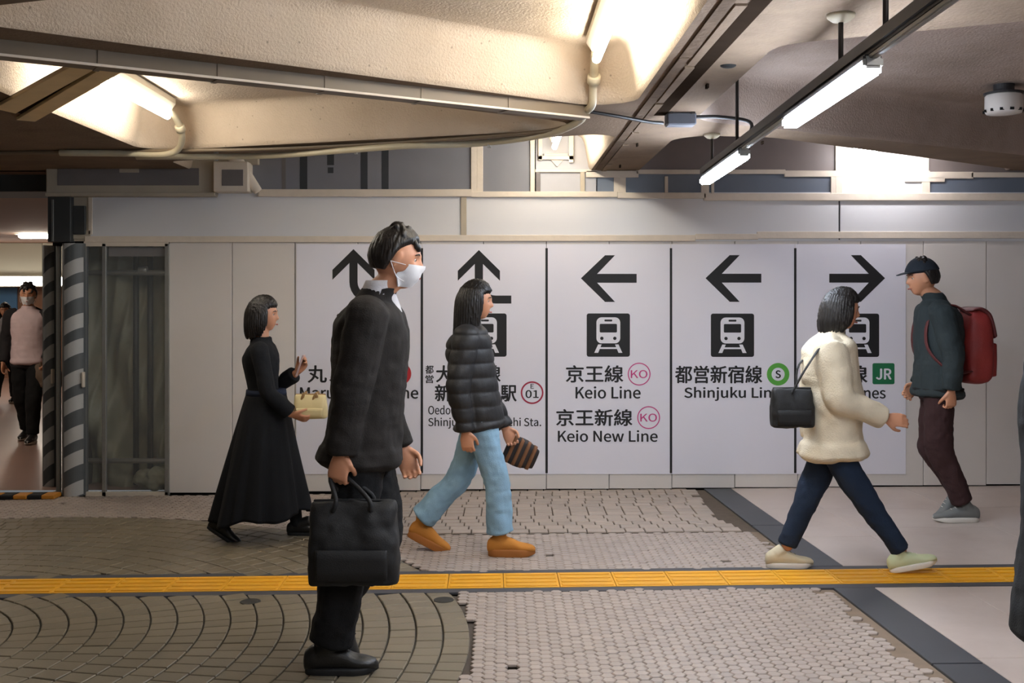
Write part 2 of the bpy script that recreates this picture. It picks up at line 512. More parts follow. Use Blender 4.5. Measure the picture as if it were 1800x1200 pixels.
for px, py in ((440, 1057), (780, 1054)):
    x, y = floor_pt(px, py)
    g = Geo(); cir = lambda rr, z: [np.array((x + rr * math.cos(t), y + rr * math.sin(t), z)) for t in np.linspace(0, 2 * math.pi, 28, endpoint=False)]
    g.grid([cir(0.052, -0.01), cir(0.052, 0.002), cir(0.047, 0.0035), cir(0.04, 0.002), cir(0.036, 0.0035)])
    build('drain_cap', g, iron, floor, False)
# plain ground outside the detailed area
for nm, q in (('near_paving', [(-5.2, -4.5), (6.2, -4.5), (6.2, 2.9), (-5.2, 2.9)]), ('left_paving', [(-10, -4.5), (-5.2, -4.5), (-5.2, 8.95), (-10, 8.95)])):
    obj(nm, mesh_from(nm, [(a, b_, -0.004) for a, b_ in q], [(0, 1, 2, 3)]), tile_r if nm == 'left_paving' else tile_h, floor)

# ------------------------------------------------------------------ ceiling with coffers
def rounded(poly, rad, n=7):
    out = []
    m_ = len(poly)
    for i in range(m_):
        p = Vector(poly[i]); a = (Vector(poly[i - 1]) - p); b_ = (Vector(poly[(i + 1) % m_]) - p)
        la, lb = a.length, b_.length; a.normalize(); b_.normalize()
        ang = a.angle(b_); r_ = rad[i] if hasattr(rad, '__len__') else rad
        d = min(r_ / math.tan(ang / 2), la * 0.45, lb * 0.45); r_ = d * math.tan(ang / 2)
        c = p + (a + b_).normalized() * (r_ / math.sin(ang / 2))
        s = p + a * d - c; e = p + b_ * d - c
        for k_ in range(n + 1):
            t = k_ / n
            v = (s * (1 - t) + e * t).normalized() * r_
            out.append(tuple(c + v))
    return out

def ccw(poly):
    s = sum(poly[i][0] * poly[(i + 1) % len(poly)][1] - poly[(i + 1) % len(poly)][0] * poly[i][1] for i in range(len(poly)))
    return poly if s > 0 else poly[::-1]

def inset(pts, d):
    n = len(pts); out = []
    for i in range(n):
        p0, p, p1 = Vector(pts[i - 1]), Vector(pts[i]), Vector(pts[(i + 1) % n])
        t = (p1 - p0); t.normalize()
        out.append(tuple(p + Vector((-t.y, t.x)) * d))
    return out

coffers = {
    'c1': ([(-2.1, 3.89), (0.70, 2.91), (0.70, 5.91)], (0.13, 0.3, 0.20)),
    'c2': ([(-2.45, 4.24), (0.65, 6.48), (-2.45, 7.55)], (0.2, 0.22, 0.20)),
    'c3': ([(1.10, 4.35), (1.10, 6.22), (4.3, 8.11), (4.3, 2.86)], (0.2, 0.3, 0.2, 0.2)),
    'c4': ([(0.72, 6.70), (0.72, 8.77), (-2.45, 8.77), (-2.45, 8.12)], (0.14, 0.02, 0.02, 0.1)),
    'c6': ([(1.10, 6.78), (1.72, 6.90), (4.24, 8.77), (1.10, 8.77)], (0.25, 0.3, 0.1, 0.02)),
    'c8': ([(-2.45, 3.3), (-2.45, 0.4), (0.4, 2.2)], 0.2),
    'c9': ([(0.70, 2.0), (0.70, -1.6), (-2.2, 0.0)], 0.2),
    'c10': ([(1.10, 3.6), (1.10, 0.4), (4.2, 2.1)], 0.2),
    'c11': ([(4.3, 1.4), (4.3, -1.6), (1.3, -0.1)], 0.2),
    'c12': ([(-2.85, 3.9), (-6.0, 5.4), (-6.0, 1.6)], 0.2),
}
loops = {k: ccw(rounded(*v)) for k, v in coffers.items()}
outer = [(-10, -4.5), (9, -4.5), (9, 8.80), (-10, 8.80)]
V = [Vector(p) for p in outer]; E = [(i, (i + 1) % 4) for i in range(4)]
for lp in loops.values():
    b_ = len(V); V += [Vector(p) for p in lp]; E += [(b_ + i, b_ + (i + 1) % len(lp)) for i in range(len(lp))]
cv, ce, cf, *_ = delaunay_2d_cdt(V, E, [], 0, 1e-5)
def inside(p, poly):
    c = False; j = len(poly) - 1
    for i in range(len(poly)):
        if (poly[i][1] > p[1]) != (poly[j][1] > p[1]) and p[0] < (poly[j][0] - poly[i][0]) * (p[1] - poly[i][1]) / (poly[j][1] - poly[i][1]) + poly[i][0]: c = not c
        j = i
    return c
faces = []
for f in cf:
    q = [sum(cv[i][0] for i in f) / 3, sum(cv[i][1] for i in f) / 3]
    if any(inside(q, lp) for lp in loops.values()): continue
    faces.append(tuple(f))
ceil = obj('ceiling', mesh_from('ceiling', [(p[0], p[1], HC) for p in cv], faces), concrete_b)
tag(ceil, kind='structure')
for k_, lp in loops.items():
    levels = [(0.0, HC), (0.012, HC + 0.012), (0.02, HC + 0.03), (0.055, CT - 0.06), (0.075, CT - 0.02), (0.11, CT)]
    rings = []
    for d, z in levels: rings.append([np.array((p[0], 8.77 if o_[1] > 8.66 else p[1], z)) for p, o_ in zip(inset(lp, d) if d else lp, lp)])
    v = [tuple(p) for r_ in rings for p in r_]; n = len(lp); f = []
    for i in range(len(rings) - 1):
        for j in range(n):
            if lp[j][1] > 8.66 and lp[(j + 1) % n][1] > 8.66: continue      # the hoarding closes this side
            f.append((i * n + j, i * n + (j + 1) % n, (i + 1) * n + (j + 1) % n, (i + 1) * n + j))
    f.append(tuple((len(rings) - 1) * n + j for j in range(n)))
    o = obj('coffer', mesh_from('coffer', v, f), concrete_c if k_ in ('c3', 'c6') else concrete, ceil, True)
# roof slab so no stray light gets in
box('slab_top', -10, 9, -4.5, 8.9, CT + 0.03, CT + 0.15, concrete_b, ceil)
# flat dark strip painted as the channel's shade, and board marks, under the main beam
def under(name, pts, m, d=0.012, top=0.0):
    return prism(name, pts, HC - d, HC - top, m, ceil, 0.0015)
def cpt(px, py, h=1.0):
    y = h * F / (CY - py); return ((px - CX) * y / F, y)
groove = mat('beam_groove', (44, 35, 28), 1.0, var=0.1, spec=0.0)
scar = mat('beam_scar', (104, 88, 74), 1.0, spec=0.05, var=0.2, nscale=10, bump=0.5, bscale=40)
obj('channel_shade_strip', mesh_from('channel_shade_strip', [(0.86, -1.0, HC - 0.002), (0.935, -1.0, HC - 0.002), (0.91, 6.05, HC - 0.002), (0.84, 6.05, HC - 0.002)], [(0, 3, 2, 1)]), groove, ceil)  # flat strip; the slot's shade is put into its dark colour
yb = 2.9
while yb < 8.5:
    ln = random.uniform(0.5, 1.1)
    y2 = min(yb + ln, 8.62)
    under('formwork_board', [(0.745, yb), (0.795 + random.uniform(-0.01, 0.01), yb), (0.795, y2 - 0.01), (0.745, y2 - 0.01)], scar, random.uniform(0.004, 0.010))
    under('formwork_board', [(0.802, yb + 0.2), (0.845, yb + 0.2), (0.838, y2 + 0.14), (0.802, y2 + 0.14)], concrete_b, random.uniform(0.004, 0.010))
    yb = y2
x, y = cpt(1280, 115); g = Geo(); g.ball((x, y, HC), (0.035, 0.035, 0.012), 8); build('anchor_hole', g, gap_m, ceil)
for px, py in ((1340, 248), (1243, 148), (1120, 252), (1090, 290)):
    x, y = cpt(px, py); box('tie_stub', x - 0.006, x + 0.006, y - 0.02, y + 0.02, HC - 0.02, HC, groove, ceil, 0.001)
# two boards bridging the left coffer corner
plate_m = mat('ceiling_board', (222, 196, 148), 0.7, var=0.1, nscale=5)
jb = []
for q in ([(0, 178), (38, 187), (169, 112), (133, 104)], [(37, 199), (71, 202), (215, 118), (178, 112)]):
    p = [cpt(*a) for a in q]
    d = Vector(p[3]) - Vector(p[0]); d.normalize(); p[3] = tuple(Vector(p[3]) + d * 0.04); p[2] = tuple(Vector(p[2]) + d * 0.04)
    p[0] = tuple(Vector(p[0]) - d * 0.12); p[1] = tuple(Vector(p[1]) - d * 0.12)
    under('joint_board', p, plate_m, 0.022, 0.004); jb.append(p)

under('dark_gap_filler', [jb[0][0], jb[1][1], jb[1][2], jb[0][3]], groove, 0.0035, 0.0005)  # dark filler added to keep light out of the gap between boards
# ------------------------------------------------------------------ lamps in the coffers
def tube_lamp(x, y0, y1, zt, label, group=None, xw=0.05):
    t = thing('fluorescent_lamp', (x, (y0 + y1) / 2, zt), label, 'lamp', group)
    pr = [(-xw, 0), (-xw, -0.035), (-0.022, -0.075), (0.022, -0.075), (xw, -0.035), (xw, 0)]
    v = [(x + a, yy, zt + b_) for yy in (y0, y1) for a, b_ in pr]
    f = [(i, (i + 1) % 6, 6 + (i + 1) % 6, 6 + i) for i in range(6)] + [tuple(range(5, -1, -1)), tuple(range(6, 12))]
    obj('housing', mesh_from('housing', v, f), housing, t)
    build('tube', Geo().limb([(x, y0 + 0.03, zt - 0.115), (x, y1 - 0.01, zt - 0.115)], [0.021, 0.021], 2, 16, 0.5), tube_neutral if x > 1 else tube_warm, t)
    for yy in (y0 + 0.02, y1 - 0.06):
        box('lamp_socket', x - 0.012, x + 0.012, yy - 0.012, yy + 0.012, zt - 0.11, zt - 0.06, housing, t, 0.002)
    return t
tube_lamp(0.47, 3.85, 5.36, 2.825, 'bright tube lamp in the ceiling recess above the tall man')
tube_lamp(-2.15, 5.5, 7.06, 2.825, 'bright tube lamp in the ceiling recess above the striped post')
tube_lamp(0.42, 7.35, 8.52, 2.825, 'tube lamp glowing behind the rear beam above the left-pointing arrow signs')
gl = tube_lamp(0.0, -0.33, 0.33, 0.0, 'tube lamp glaring behind the beam at the far right of the hoarding', xw=0.051)
gl.location = (3.05, 8.42, 2.80); gl.rotation_euler = (0, 0, math.pi / 2)
for c_ in gl.children:
    if c_.name.startswith('tube'): c_.data.materials[0] = tube_neutral
bar_ = box('stem', -0.03, 0.03, -0.02, 0.02, 0.0, 0.03, housing, gl)
for (x, y0, y1), lab in (((-0.2, -0.9, 0.6), 'tube lamp in the ceiling recess above the viewpoint'), ((1.9, 0.9, 2.2), 'tube lamp in the ceiling recess above the near right floor'), ((3.6, -0.9, 0.6), 'tube lamp in the ceiling recess behind and right of the viewpoint')):
    tube_lamp(x, y0, y1, 2.825, lab, 'tube lamps behind the viewpoint')  # extra lamps added out of view to light the people and floor

# hanging lamp rail on the right
rt = thing('lamp_rail', (1.25, 5.0, 2.30), 'dark hanging rail carrying long lamps under the right-hand ceiling', 'lamp rail')
def rpt(px, py, h=0.75):
    y = h * F / (CY - py); return Vector(((px - CX) * y / F, y, CH + h))
ra, rb = Vector((1.165, 2.6, CH + 0.79)), Vector((1.318, 7.1, CH + 0.79))
def rail_at(y): return ra + (rb - ra) * ((y - ra.y) / (rb.y - ra.y))
def slanted(name, y0, y1, hw, z0, z1, m, parent):
    p0, p1 = rail_at(y0), rail_at(y1)
    bm = bmesh.new()
    vs = [bm.verts.new((p.x + sx * hw, p.y, p.z + zz)) for p in (p0, p1) for sx, zz in ((-1, z0), (1, z0), (1, z1), (-1, z1))]
    for q in ((0, 1, 2, 3), (7, 6, 5, 4), (0, 4, 5, 1), (1, 5, 6, 2), (2, 6, 7, 3), (3, 7, 4, 0)): bm.faces.new([vs[i] for i in q])
    bmesh.ops.bevel(bm, geom=bm.edges[:], offset=min(hw, (z1 - z0) / 2) * 0.45, segments=2, affect='EDGES')
    return obj(name, bm_mesh(name, bm), m, parent)
slanted('rail', ra.y, rb.y, 0.024, -0.012, 0.045, charcoal, rt)
slanted('cable_tray', ra.y, rb.y - 0.1, 0.012, -0.03, -0.010, steel, rt)
for y_ in (3.88, 3.38, 5.9, 6.75):
    p = rail_at(y_)
    top = HC if y_ < 4.2 else (CT if y_ < 6.3 else HC)
    build('hanger_rod', Geo().limb([(p.x, p.y, p.z + 0.03), (p.x, p.y, top)], [0.009, 0.009], 2, 10, 0.2), charcoal, rt)
    g = Geo(); g.grid([[np.array((p.x + rr * math.cos(t), p.y + rr * math.sin(t), z)) for t in np.linspace(0, 6.283, 20, endpoint=False)] for rr, z in ((0.05, top), (0.048, top - 0.012), (0.03, top - 0.026), (0.012, top - 0.03))])
    build('ceiling_rose', g, pipe_m, rt)
for (y0, y1), lab in (((3.53, 4.66), 'nearer of the two long white lamps hanging under the dark rail'), ((5.72, 7.02), 'farther of the two long white lamps hanging under the dark rail'),
                      ((1.4, 2.5), 'added unseen hanging lamp nearest the viewpoint, above the picture edge')):  # this last lamp is added out of view for more light
    p = rail_at((y0 + y1) / 2)
    t = thing('hanging_lamp', (p.x, p.y, p.z), lab, 'lamp')
    slanted('diffuser', y0, y1, 0.036, -0.075, -0.034, tube_cool, t)
    slanted('lamp_body', y0 - 0.02, y1 + 0.02, 0.03, -0.036, -0.013, charcoal, t)
    slanted('end_cap', y0 - 0.035, y0 - 0.005, 0.032, -0.06, -0.02, steel, t)

# ceiling alarm unit
p = Vector((3.05, 6.62, CT))
t = thing('smoke_detector', p, 'white round alarm unit on a dark base under the right-hand ceiling', 'detector')
def lathe(prof, c, n=28): 
    return Geo().grid([[np.array((c[0] + r_ * math.cos(a), c[1] + r_ * math.sin(a), c[2] + z)) for a in np.linspace(0, 6.2832, n, endpoint=False)] for r_, z in prof])
build('mount', lathe([(0.06, 0), (0.06, -0.045), (0.115, -0.05), (0.115, -0.06), (0.05, -0.062)], p), charcoal, t, False)
build('body', lathe([(0.10, -0.06), (0.108, -0.07), (0.108, -0.16), (0.10, -0.175), (0.04, -0.178)], p), mat('alarm_white', (206, 198, 190), 0.5), t)
for i in range(12):
    a = i * math.pi / 6
    box('vent_slot', p.x + 0.106 * math.cos(a) - 0.012, p.x + 0.106 * math.cos(a) + 0.012, p.y + 0.106 * math.sin(a) - 0.004, p.y + 0.106 * math.sin(a) + 0.004, p.z - 0.168, p.z - 0.152, gap_m, t)

# raceway along the diagonal rib, conduits and junction box
def c3(px, py, h=0.97):
    x, y = cpt(px, py, h); return (x, y, CH + h)
t = thing('cable_raceway', c3(450, 135), 'long brown raceway fixed along the diagonal ceiling rib', 'raceway')
a, b_ = Vector(c3(-60, 70, 0.985)), Vector(c3(1032, 192, 0.985))
d = (b_ - a); d.normalize(); nrm = Vector((-d.y, d.x, 0))
def bar(name, a, b_, w0, w1, z0, z1, m, parent):
    v = [p + nrm * w_ + Vector((0, 0, z)) for p in (a, b_) for w_, z in ((w0, z0), (w1, z0), (w1, z1), (w0, z1))]
    return obj(name, mesh_from(name, v, [(0, 1, 2, 3), (7, 6, 5, 4), (0, 4, 5, 1), (1, 5, 6, 2), (2, 6, 7, 3), (3, 7, 4, 0)]), m, parent)
bar('trunking', a, b_, -0.02, 0.075, -0.05, 0.014, rail_m, t)
bar('cover_lip', a, b_, -0.026, -0.018, -0.052, -0.042, tape_m, t)
L_ = (b_ - a).length
for i in range(1, 6):
    q = a + d * (L_ * i / 6); bar('joint_clip', q - d * 0.012, q + d * 0.012, -0.024, 0.08, -0.054, 0.014, rail_m, t)

t = thing('lamp_conduit', c3(1034, 190), 'cream pipe dropping from the coffer lamp and sweeping along the rear rib', 'pipe')
zt = 2.80
pp = [(0.47, 5.42, 2.76), (0.475, 5.56, 2.68), (0.476, 5.64, 2.60), (0.476, 5.69, 2.545), (0.45, 5.80, 2.525), c3(1015, 215, 0.98), c3(960, 236, 0.97), c3(840, 252, 0.965), c3(720, 256, 0.96), c3(620, 263, 0.955), c3(500, 272, 0.955), c3(400, 275, 0.96), c3(240, 275, 0.96)]
pipe('conduit', pp, 0.021, pipe_m, t)
pipe('conduit', [c3(1000, 222, 0.985), c3(930, 234, 0.985), c3(700, 250, 0.985), c3(450, 262, 0.985), c3(200, 266, 0.985), c3(-100, 270, 0.985)], 0.013, rail_m, t)
build('coupling', Geo().limb([(0.4765, 5.57, 2.672), (0.4767, 5.60, 2.645)], [0.034, 0.034], 1, 16, 0.1), pipe_m, t)
for q in ((625, 263), (380, 275), (860, 251)):
    c = Vector(c3(*q, 0.965)); box('pipe_clip', c.x - 0.01, c.x + 0.01, c.y - 0.03, c.y + 0.03, c.z - 0.028, HC, steel, t, 0.002)
t = thing('lamp_conduit', c3(300, 250), 'curved cream pipe dropping from the lamp above the striped post', 'pipe')
pipe('conduit', [(-2.15, 7.08, 2.76), (-2.13, 7.18, 2.71), (-2.12, 7.27, 2.62), (-2.18, 7.38, 2.54), (-2.3, 7.42, 2.51), (-2.55, 7.44, 2.52), (-3.0, 7.44, 2.525)], 0.022, pipe_m, t)
build('coupling', Geo().limb([(-2.125, 7.22, 2.675), (-2.12, 7.25, 2.645)], [0.032, 0.032], 1, 16, 0.1), pipe_m, t)
t = thing('junction_box', c3(1195, 212), 'grey junction box with thin conduits under the main beam', 'junction box')
c = Vector(c3(1196, 212, 0.96))
box('body', c.x - 0.08, c.x + 0.08, c.y - 0.05, c.y + 0.05, c.z - 0.03, HC, mat('junction_grey', (92, 94, 102), 0.5), t, 0.008)
pipe('conduit', [c3(1036, 196, 0.98), c3(1090, 205, 0.97), c3(1140, 214, 0.965), c3(1165, 216, 0.97)], 0.010, charcoal, t)
e = rail_at(5.0)
pipe('conduit', [(c.x + 0.07, c.y, 2.53), (1.2, c.y, 2.53), (1.36, c.y - 0.02, 2.50), (e.x + 0.1, c.y - 0.05, 2.42), (rail_at(c.y - 0.1).x, c.y - 0.1, 2.36)], 0.010, charcoal, t)
for dx in (-0.06, 0.06): box('bracket', c.x + dx - 0.012, c.x + dx + 0.012, c.y - 0.06, c.y + 0.06, HC - 0.012, HC, charcoal, t, 0.002)

# ------------------------------------------------------------------ hoarding
wall = obj('wall_back', mesh_from('wall_back', [(-3.6, YW + 0.05, -0.05), (9, YW + 0.05, -0.05), (9, YW + 0.05, CT + 0.1), (-3.6, YW + 0.05, CT + 0.1)], [(3, 2, 1, 0)]), gap_m)
tag(wall, kind='structure')
# cut the hole behind the clear panes: the backing starts right of them and a strip stays above
wall.data.clear_geometry()
wall.data.from_pydata([(WX(294), YW + 0.05, -0.05), (9, YW + 0.05, -0.05), (9, YW + 0.05, CT + 0.1), (WX(294), YW + 0.05, CT + 0.1),
                       (WX(88), YW + 0.05, WZ(432)), (WX(294), YW + 0.05, WZ(432)), (WX(88), YW + 0.05, CT + 0.1)], [], [(3, 2, 1, 0), (6, 3, 5, 4)])
top_z = WZ(421)
edges = [297 + 110.55 * i for i in range(0, 26)]
for i in range(25):
    x0, x1 = WX(edges[i]) + 0.0015, WX(edges[i + 1]) - 0.0015
    zb = floor_z((x0 + x1) / 2) + 0.006 + random.uniform(0.0, 0.01)
    dz = random.uniform(-0.003, 0.003); dy = random.uniform(0, 0.004)
    pr = [(x0 + 0.004, 0.03), (x0, 0.006), (x0 + 0.004, 0.0), (x1 - 0.004, 0.0), (x1, 0.006), (x1 - 0.004, 0.03)]
    v = [(a, YW + dy + b_, z) for z in (zb, top_z + dz) for a, b_ in pr]
    f = [(j, (j + 1) % 6, 6 + (j + 1) % 6, 6 + j) for j in range(6)] + [tuple(range(5, -1, -1)), tuple(range(6, 12))]
    obj('hoarding_panel', mesh_from('hoarding_panel', v, f), panel_m, wall)
# tier above: wide boards, taped joints
for x0, x1 in ((158, 812), (820, 1474), (1477, 2300)):
    wbox('upper_board', x0, x1, 338, 424, board_m, wall, 0.004, 0.02, 0.002)
wbox('joint_cover', 810, 820, 345, 416, boxbeige, wall, 0.014, 0.012)
for x0, x1, y0, y1 in ((150, 700, 415, 426), (698, 1222, 413, 424), (1222, 1332, 411, 421), (1330, 2300, 407, 419)):
    wbox('joint_tape', x0, x1, y0, y1, tape_m, wall, 0.016, 0.014, 0.003)
wbox('joint_tape', 90, 160, 405, 420, boxbeige, wall, 0.012, 0.012)
wbox('joint_tape', 156, 163, 345, 412, tape_m, wall, 0.012, 0.012)
for x0, x1, y0, y1 in ((455, 830, 333, 346), (828, 1085, 337, 347), (1085, 1240, 339, 349), (1236, 2300, 340, 353)):
    wbox('ledge_trim', x0, x1, y0, y1, tape_m, wall, 0.03, 0.035, 0.004)
# sheets closing the gap up to the ceiling
for x0, x1, y0, y1, m in ((440, 832, 230, 334, frost_m), (848, 942, 230, 340, frost_m), (940, 1050, 230, 340, mat('pale_sheet', (172, 172, 176), 0.35, var=0.04)),
                          (1048, 1082, 305, 342, bluegrey_m), (1098, 1242, 305, 342, bluegrey_m), (1240, 1468, 306, 344, bluegrey_m), (1120, 1478, 226, 304, mat('taupe_sheet', (120, 110, 106), 0.5, var=0.05)),
                          (1478, 1632, 226, 344, mat('glare_white_sheet', (226, 226, 228), 0.4)), (1630, 2300, 226, 304, mat('taupe_sheet', (120, 110, 106))), (1630, 2300, 304, 344, bluegrey_m)):  # the white sheet's colour carries the glare of the lamp near it
    wbox('closing_sheet', x0, x1, y0, y1, m, wall, -0.006, 0.01, 0)
for x0, x1, y0, y1 in ((527, 540, 232, 333), (575, 587, 232, 290), (576, 586, 294, 304), (634, 646, 232, 333), (671, 683, 232, 333)):
    wbox('dark_batten', x0, x1, y0, y1, strip_dark, wall, -0.004, 0.008, 0)
wbox('dark_batten', 495, 502, 240, 333, boxgrey, wall, -0.004, 0.008, 0)
for x0, x1, y0, y1, m in ((828, 838, 228, 346, tape_m), (838, 849, 228, 340, tape_m), (932, 940, 230, 340, tape_m), (1020, 1028, 300, 340, boxbeige), (942, 950, 300, 338, boxgrey),
                          (1079, 1088, 305, 344, tape_m), (1088, 1100, 305, 344, tape_m), (1168, 1174, 310, 342, tape_m), (1232, 1246, 310, 344, tape_m), (1250, 1255, 312, 342, tape_m),
                          (1460, 1468, 308, 345, tape_m), (1468, 1480, 240, 345, tape_m), (1620, 1634, 300, 346, tape_m), (1622, 1632, 226, 300, tape_m)):
    wbox('upright_batten', x0, x1, y0, y1, m, wall, 0.012, 0.016, 0.002)
for x0, x1, y0, y1 in ((1030, 1122, 300, 312), (1118, 1380, 298, 306), (1378, 1480, 300, 311), (1590, 1660, 312, 320), (1630, 1710, 302, 314), (1706, 2300, 303, 312), (940, 1050, 298, 303)):
    wbox('ledge_trim', x0, x1, y0, y1, tape_m, wall, 0.014, 0.018, 0.003)
# patched frame by the lamp with its pennant-shaped tab
for x0, x1, y0, y1 in ((946, 953, 232, 282), (1000, 1008, 232, 286), (946, 1008, 274, 281), (956, 998, 270, 274)):
    wbox('patch_frame', x0, x1, y0, y1, tape_m, wall, 0.02, 0.015, 0.002)
o = prism('paper_tab', [(WX(968), WZ(281)), (WX(990), WZ(281)), (WX(979), WZ(293))], 0, 0.004, tape_m, None)
for v in o.data.vertices: v.co = Vector((v.co.x, YW - 0.008 + v.co.z, v.co.y))
attach(o, wall)
# left: boxed-in duct and side box
wbox('duct_box', 90, 384, 284, 344, boxbeige, wall, 0.10, 0.12, 0.006)
wbox('duct_inset', 110, 356, 298, 328, boxgrey, wall, 0.104, 0.01, 0.002)
wbox('duct_inset', 218, 252, 290, 306, boxbeige, wall, 0.108, 0.01, 0.002)
wbox('duct_lip', 90, 384, 341, 347, boxbeige, wall, 0.12, 0.1, 0.003)
wbox('side_box', 384, 444, 288, 340, tape_m, wall, 0.16, 0.17, 0.006)
wbox('side_box_window', 399, 436, 302, 330, boxgrey, wall, 0.164, 0.01, 0.002)
g = Geo(); g.loft([(np.array((WX(420 + 9 * i), YW - 0.14 + 0.02 * i, WZ(281 + 14 * i))), np.array((0.05 - 0.005 * i, 0, 0.02)), np.array((0, 0.02, 0.006))) for i in range(5)], 4, 14)
build('crumpled_wrap', g, tape_m, wall)
wbox('duct_box', 300, 456, 270, 290, boxbeige, wall, 0.05, 0.06, 0.004)
wbox('dark_casing', 90, 130, 345, 426, darkbox, wall, 0.07, 0.10, 0.004)
wbox('dark_casing', 130, 152, 362, 412, darkbox, wall, 0.03, 0.05, 0.004)
wbox('cable_cover', 97, 101, 352, 425, postgrey, wall, 0.078, 0.01)

wbox('filler_board', 126, 162, 345, 424, boxbeige, wall, 0.002, 0.02, 0.002)
# clear panes at the left end with the tarpaulin behind
for x0, x1 in ((151, 181), (185, 292)):
    wbox('clear_pane', x0, x1, 432, 868, glass_m, wall, 0.0, 0.006, 0)
for x0, x1, y0, y1 in ((180, 187, 428, 872), (146, 152, 428, 872), (290, 298, 428, 870), (148, 296, 424, 433), (148, 296, 864, 872)):
    wbox('pane_frame', x0, x1, y0, y1, steel if x1 - x0 < 20 else tape_m, wall, 0.012, 0.03, 0.002)
wbox('head_panel', 187, 291, 434, 450, boxgrey, wall, -0.05, 0.02, 0)
t = thing('tarpaulin', (-2.95, YW + 0.5, 0), 'crumpled grey tarpaulin hanging behind the clear panes', 'tarpaulin')
nx, nz = 70, 60
v = []; f = []
for j in range(nz + 1):
    for i in range(nx + 1):
        u, h = i / nx, j / nz
        x = -3.5 + u * 1.25; z = -0.035 + h * 2.02
        fold = 0.085 * math.sin(u * 17 + 2.6 * math.sin(h * 2.3) + h * 5) + 0.04 * abs(math.sin(u * 31 - h * 9)) + 0.07 * noise.noise((u * 5, h * 4, 3))
        fold *= 0.5 + 0.5 * (1 - h) + 0.15
        v.append((x + 0.04 * noise.noise((u * 4, h * 3, 9)), YW + 0.42 + fold, z))
for j in range(nz):
    for i in range(nx):
        q = j * (nx + 1) + i; f.append((q, q + 1, q + nx + 2, q + nx + 1))
obj('sheet', mesh_from('sheet', v, f), tarp_m, t, True)
g = Geo()
for _ in range(6):
    x = random.uniform(-2.95, -2.68); g.ball((x, YW + 0.25 + random.uniform(-0.05, 0.05), 0.06), (0.09, 0.08, 0.06 + random.random() * 0.05), 8)
remesh('bundle', g, 0.014, tarp_m, t, 2, lambda c: 0.02 * vnoise(c * 28))
t = thing('scaffold_frame', (-3.0, YW + 0.3, 0), 'dark scaffold tubes standing behind the clear panes', 'scaffold')
for x in (WX(217), WX(243)): build('standard', Geo().limb([(x, YW + 0.3, 0), (x, YW + 0.3, 2.0)], [0.024, 0.024], 1, 12, 0.1), mat('dark_tube', (44, 46, 44), 0.5, 0.3), t)
for z in (WZ(478), WZ(818)): build('ledger', Geo().limb([(-3.45, YW + 0.26, z), (-2.3, YW + 0.26, z)], [0.022, 0.022], 1, 12, 0.1), steel, t)
build('coupler', Geo().limb([(WX(225), YW + 0.27, WZ(474)), (WX(240), YW + 0.27, WZ(474))], [0.035, 0.035], 1, 12, 0.2), steel, t)

for nm, q in (('wall_light_block_side', (-3.52, -3.46, YW + 0.12, 9.6)), ('wall_light_block_back', (-3.52, -2.2, 9.6, 9.66))):
    o = box(nm, *q, -0.05, HC, darkbox); tag(o, kind='structure')  # unseen walls added to keep passage light off the tarpaulin
# striped corner pads
def striped_pad(name, px0, px1, Y, label, z0, z1, phase):
    k_ = F / Y
    xc = ((px0 + px1) / 2 - CX) / k_; r_ = (px1 - px0) / 2 / k_
    t = thing(name, (xc, Y, z0), label, 'corner pad', 'striped corner pads')
    n = 20
    def surf(a, z, rr): return (xc - rr * math.cos(a), Y + 0.06 - rr * 0.9 * math.sin(a), z)
    rings = [[surf(math.pi * i / n, z, r_) for i in range(n + 1)] + [(xc + r_, Y + 0.10, z), (xc - r_, Y + 0.10, z)] for z in (z0, z1)]
    g = Geo(); g.grid([[np.array(p) for p in q] for q in rings]); build('pad', g, stripe_g, t, False)
    st = 0.0
    z = z0 - 0.15 + phase
    while z < z1:
        v = []; f = []
        for i in range(n + 1):
            a = math.pi * (0.30 + 0.55 * i / n)
            sl = 0.10 * (1 - math.cos(a)) / 2 + 0.02 * math.sin(a)
            zz0, zz1 = z + sl, z + sl + 0.115
            zz0 = min(max(zz0, z0), z1); zz1 = min(max(zz1, z0), z1)
            v += [surf(a, zz0, r_ + 0.0015), surf(a, zz1, r_ + 0.0015)]
        for i in range(n): f.append((2 * i, 2 * i + 2, 2 * i + 3, 2 * i + 1))
        if max(p[2] for p in v) - min(p[2] for p in v) > 0.02: obj('white_stripe', mesh_from('white_stripe', v, f), stripe_w, t)
        z += 0.20 if st % 2 else 0.24; st += 1
    box('strap', xc + r_ - 0.01, xc + r_ + 0.006, Y - 0.02, Y + 0.02, z0 + 0.86, z0 + 0.98, tape_m, t, 0.003)
    return t
striped_pad('corner_pad', 105, 147, YW - 0.06, 'grey and white diagonally striped pad beside the clear panes', 0.0 + floor_z(-3.4), WZ(428), 0.06)
striped_pad('corner_pad', 70, 93, YW + 0.35, 'narrow striped pad nearest the open passage', floor_z(-3.7), 1.97, 0.0)
t = thing('frame_post', (WX(98), YW + 0.1, 0), 'thin grey steel post between the two striped pads', 'post')
box('post', WX(94), WX(101), YW + 0.05, YW + 0.08, floor_z(-3.5), WZ(428), steel, t, 0.003)
box('foot_plate', WX(86), WX(108), YW + 0.0, YW + 0.13, floor_z(-3.5), floor_z(-3.5) + 0.012, steel, t, 0.003)
hz_y = mat('hazard_yellow', (186, 120, 30), 0.6, var=0.15)
t = thing('hazard_kerb', (-3.75, YW - 0.1, -0.036), 'low black and orange hazard kerb at the passage corner', 'kerb')
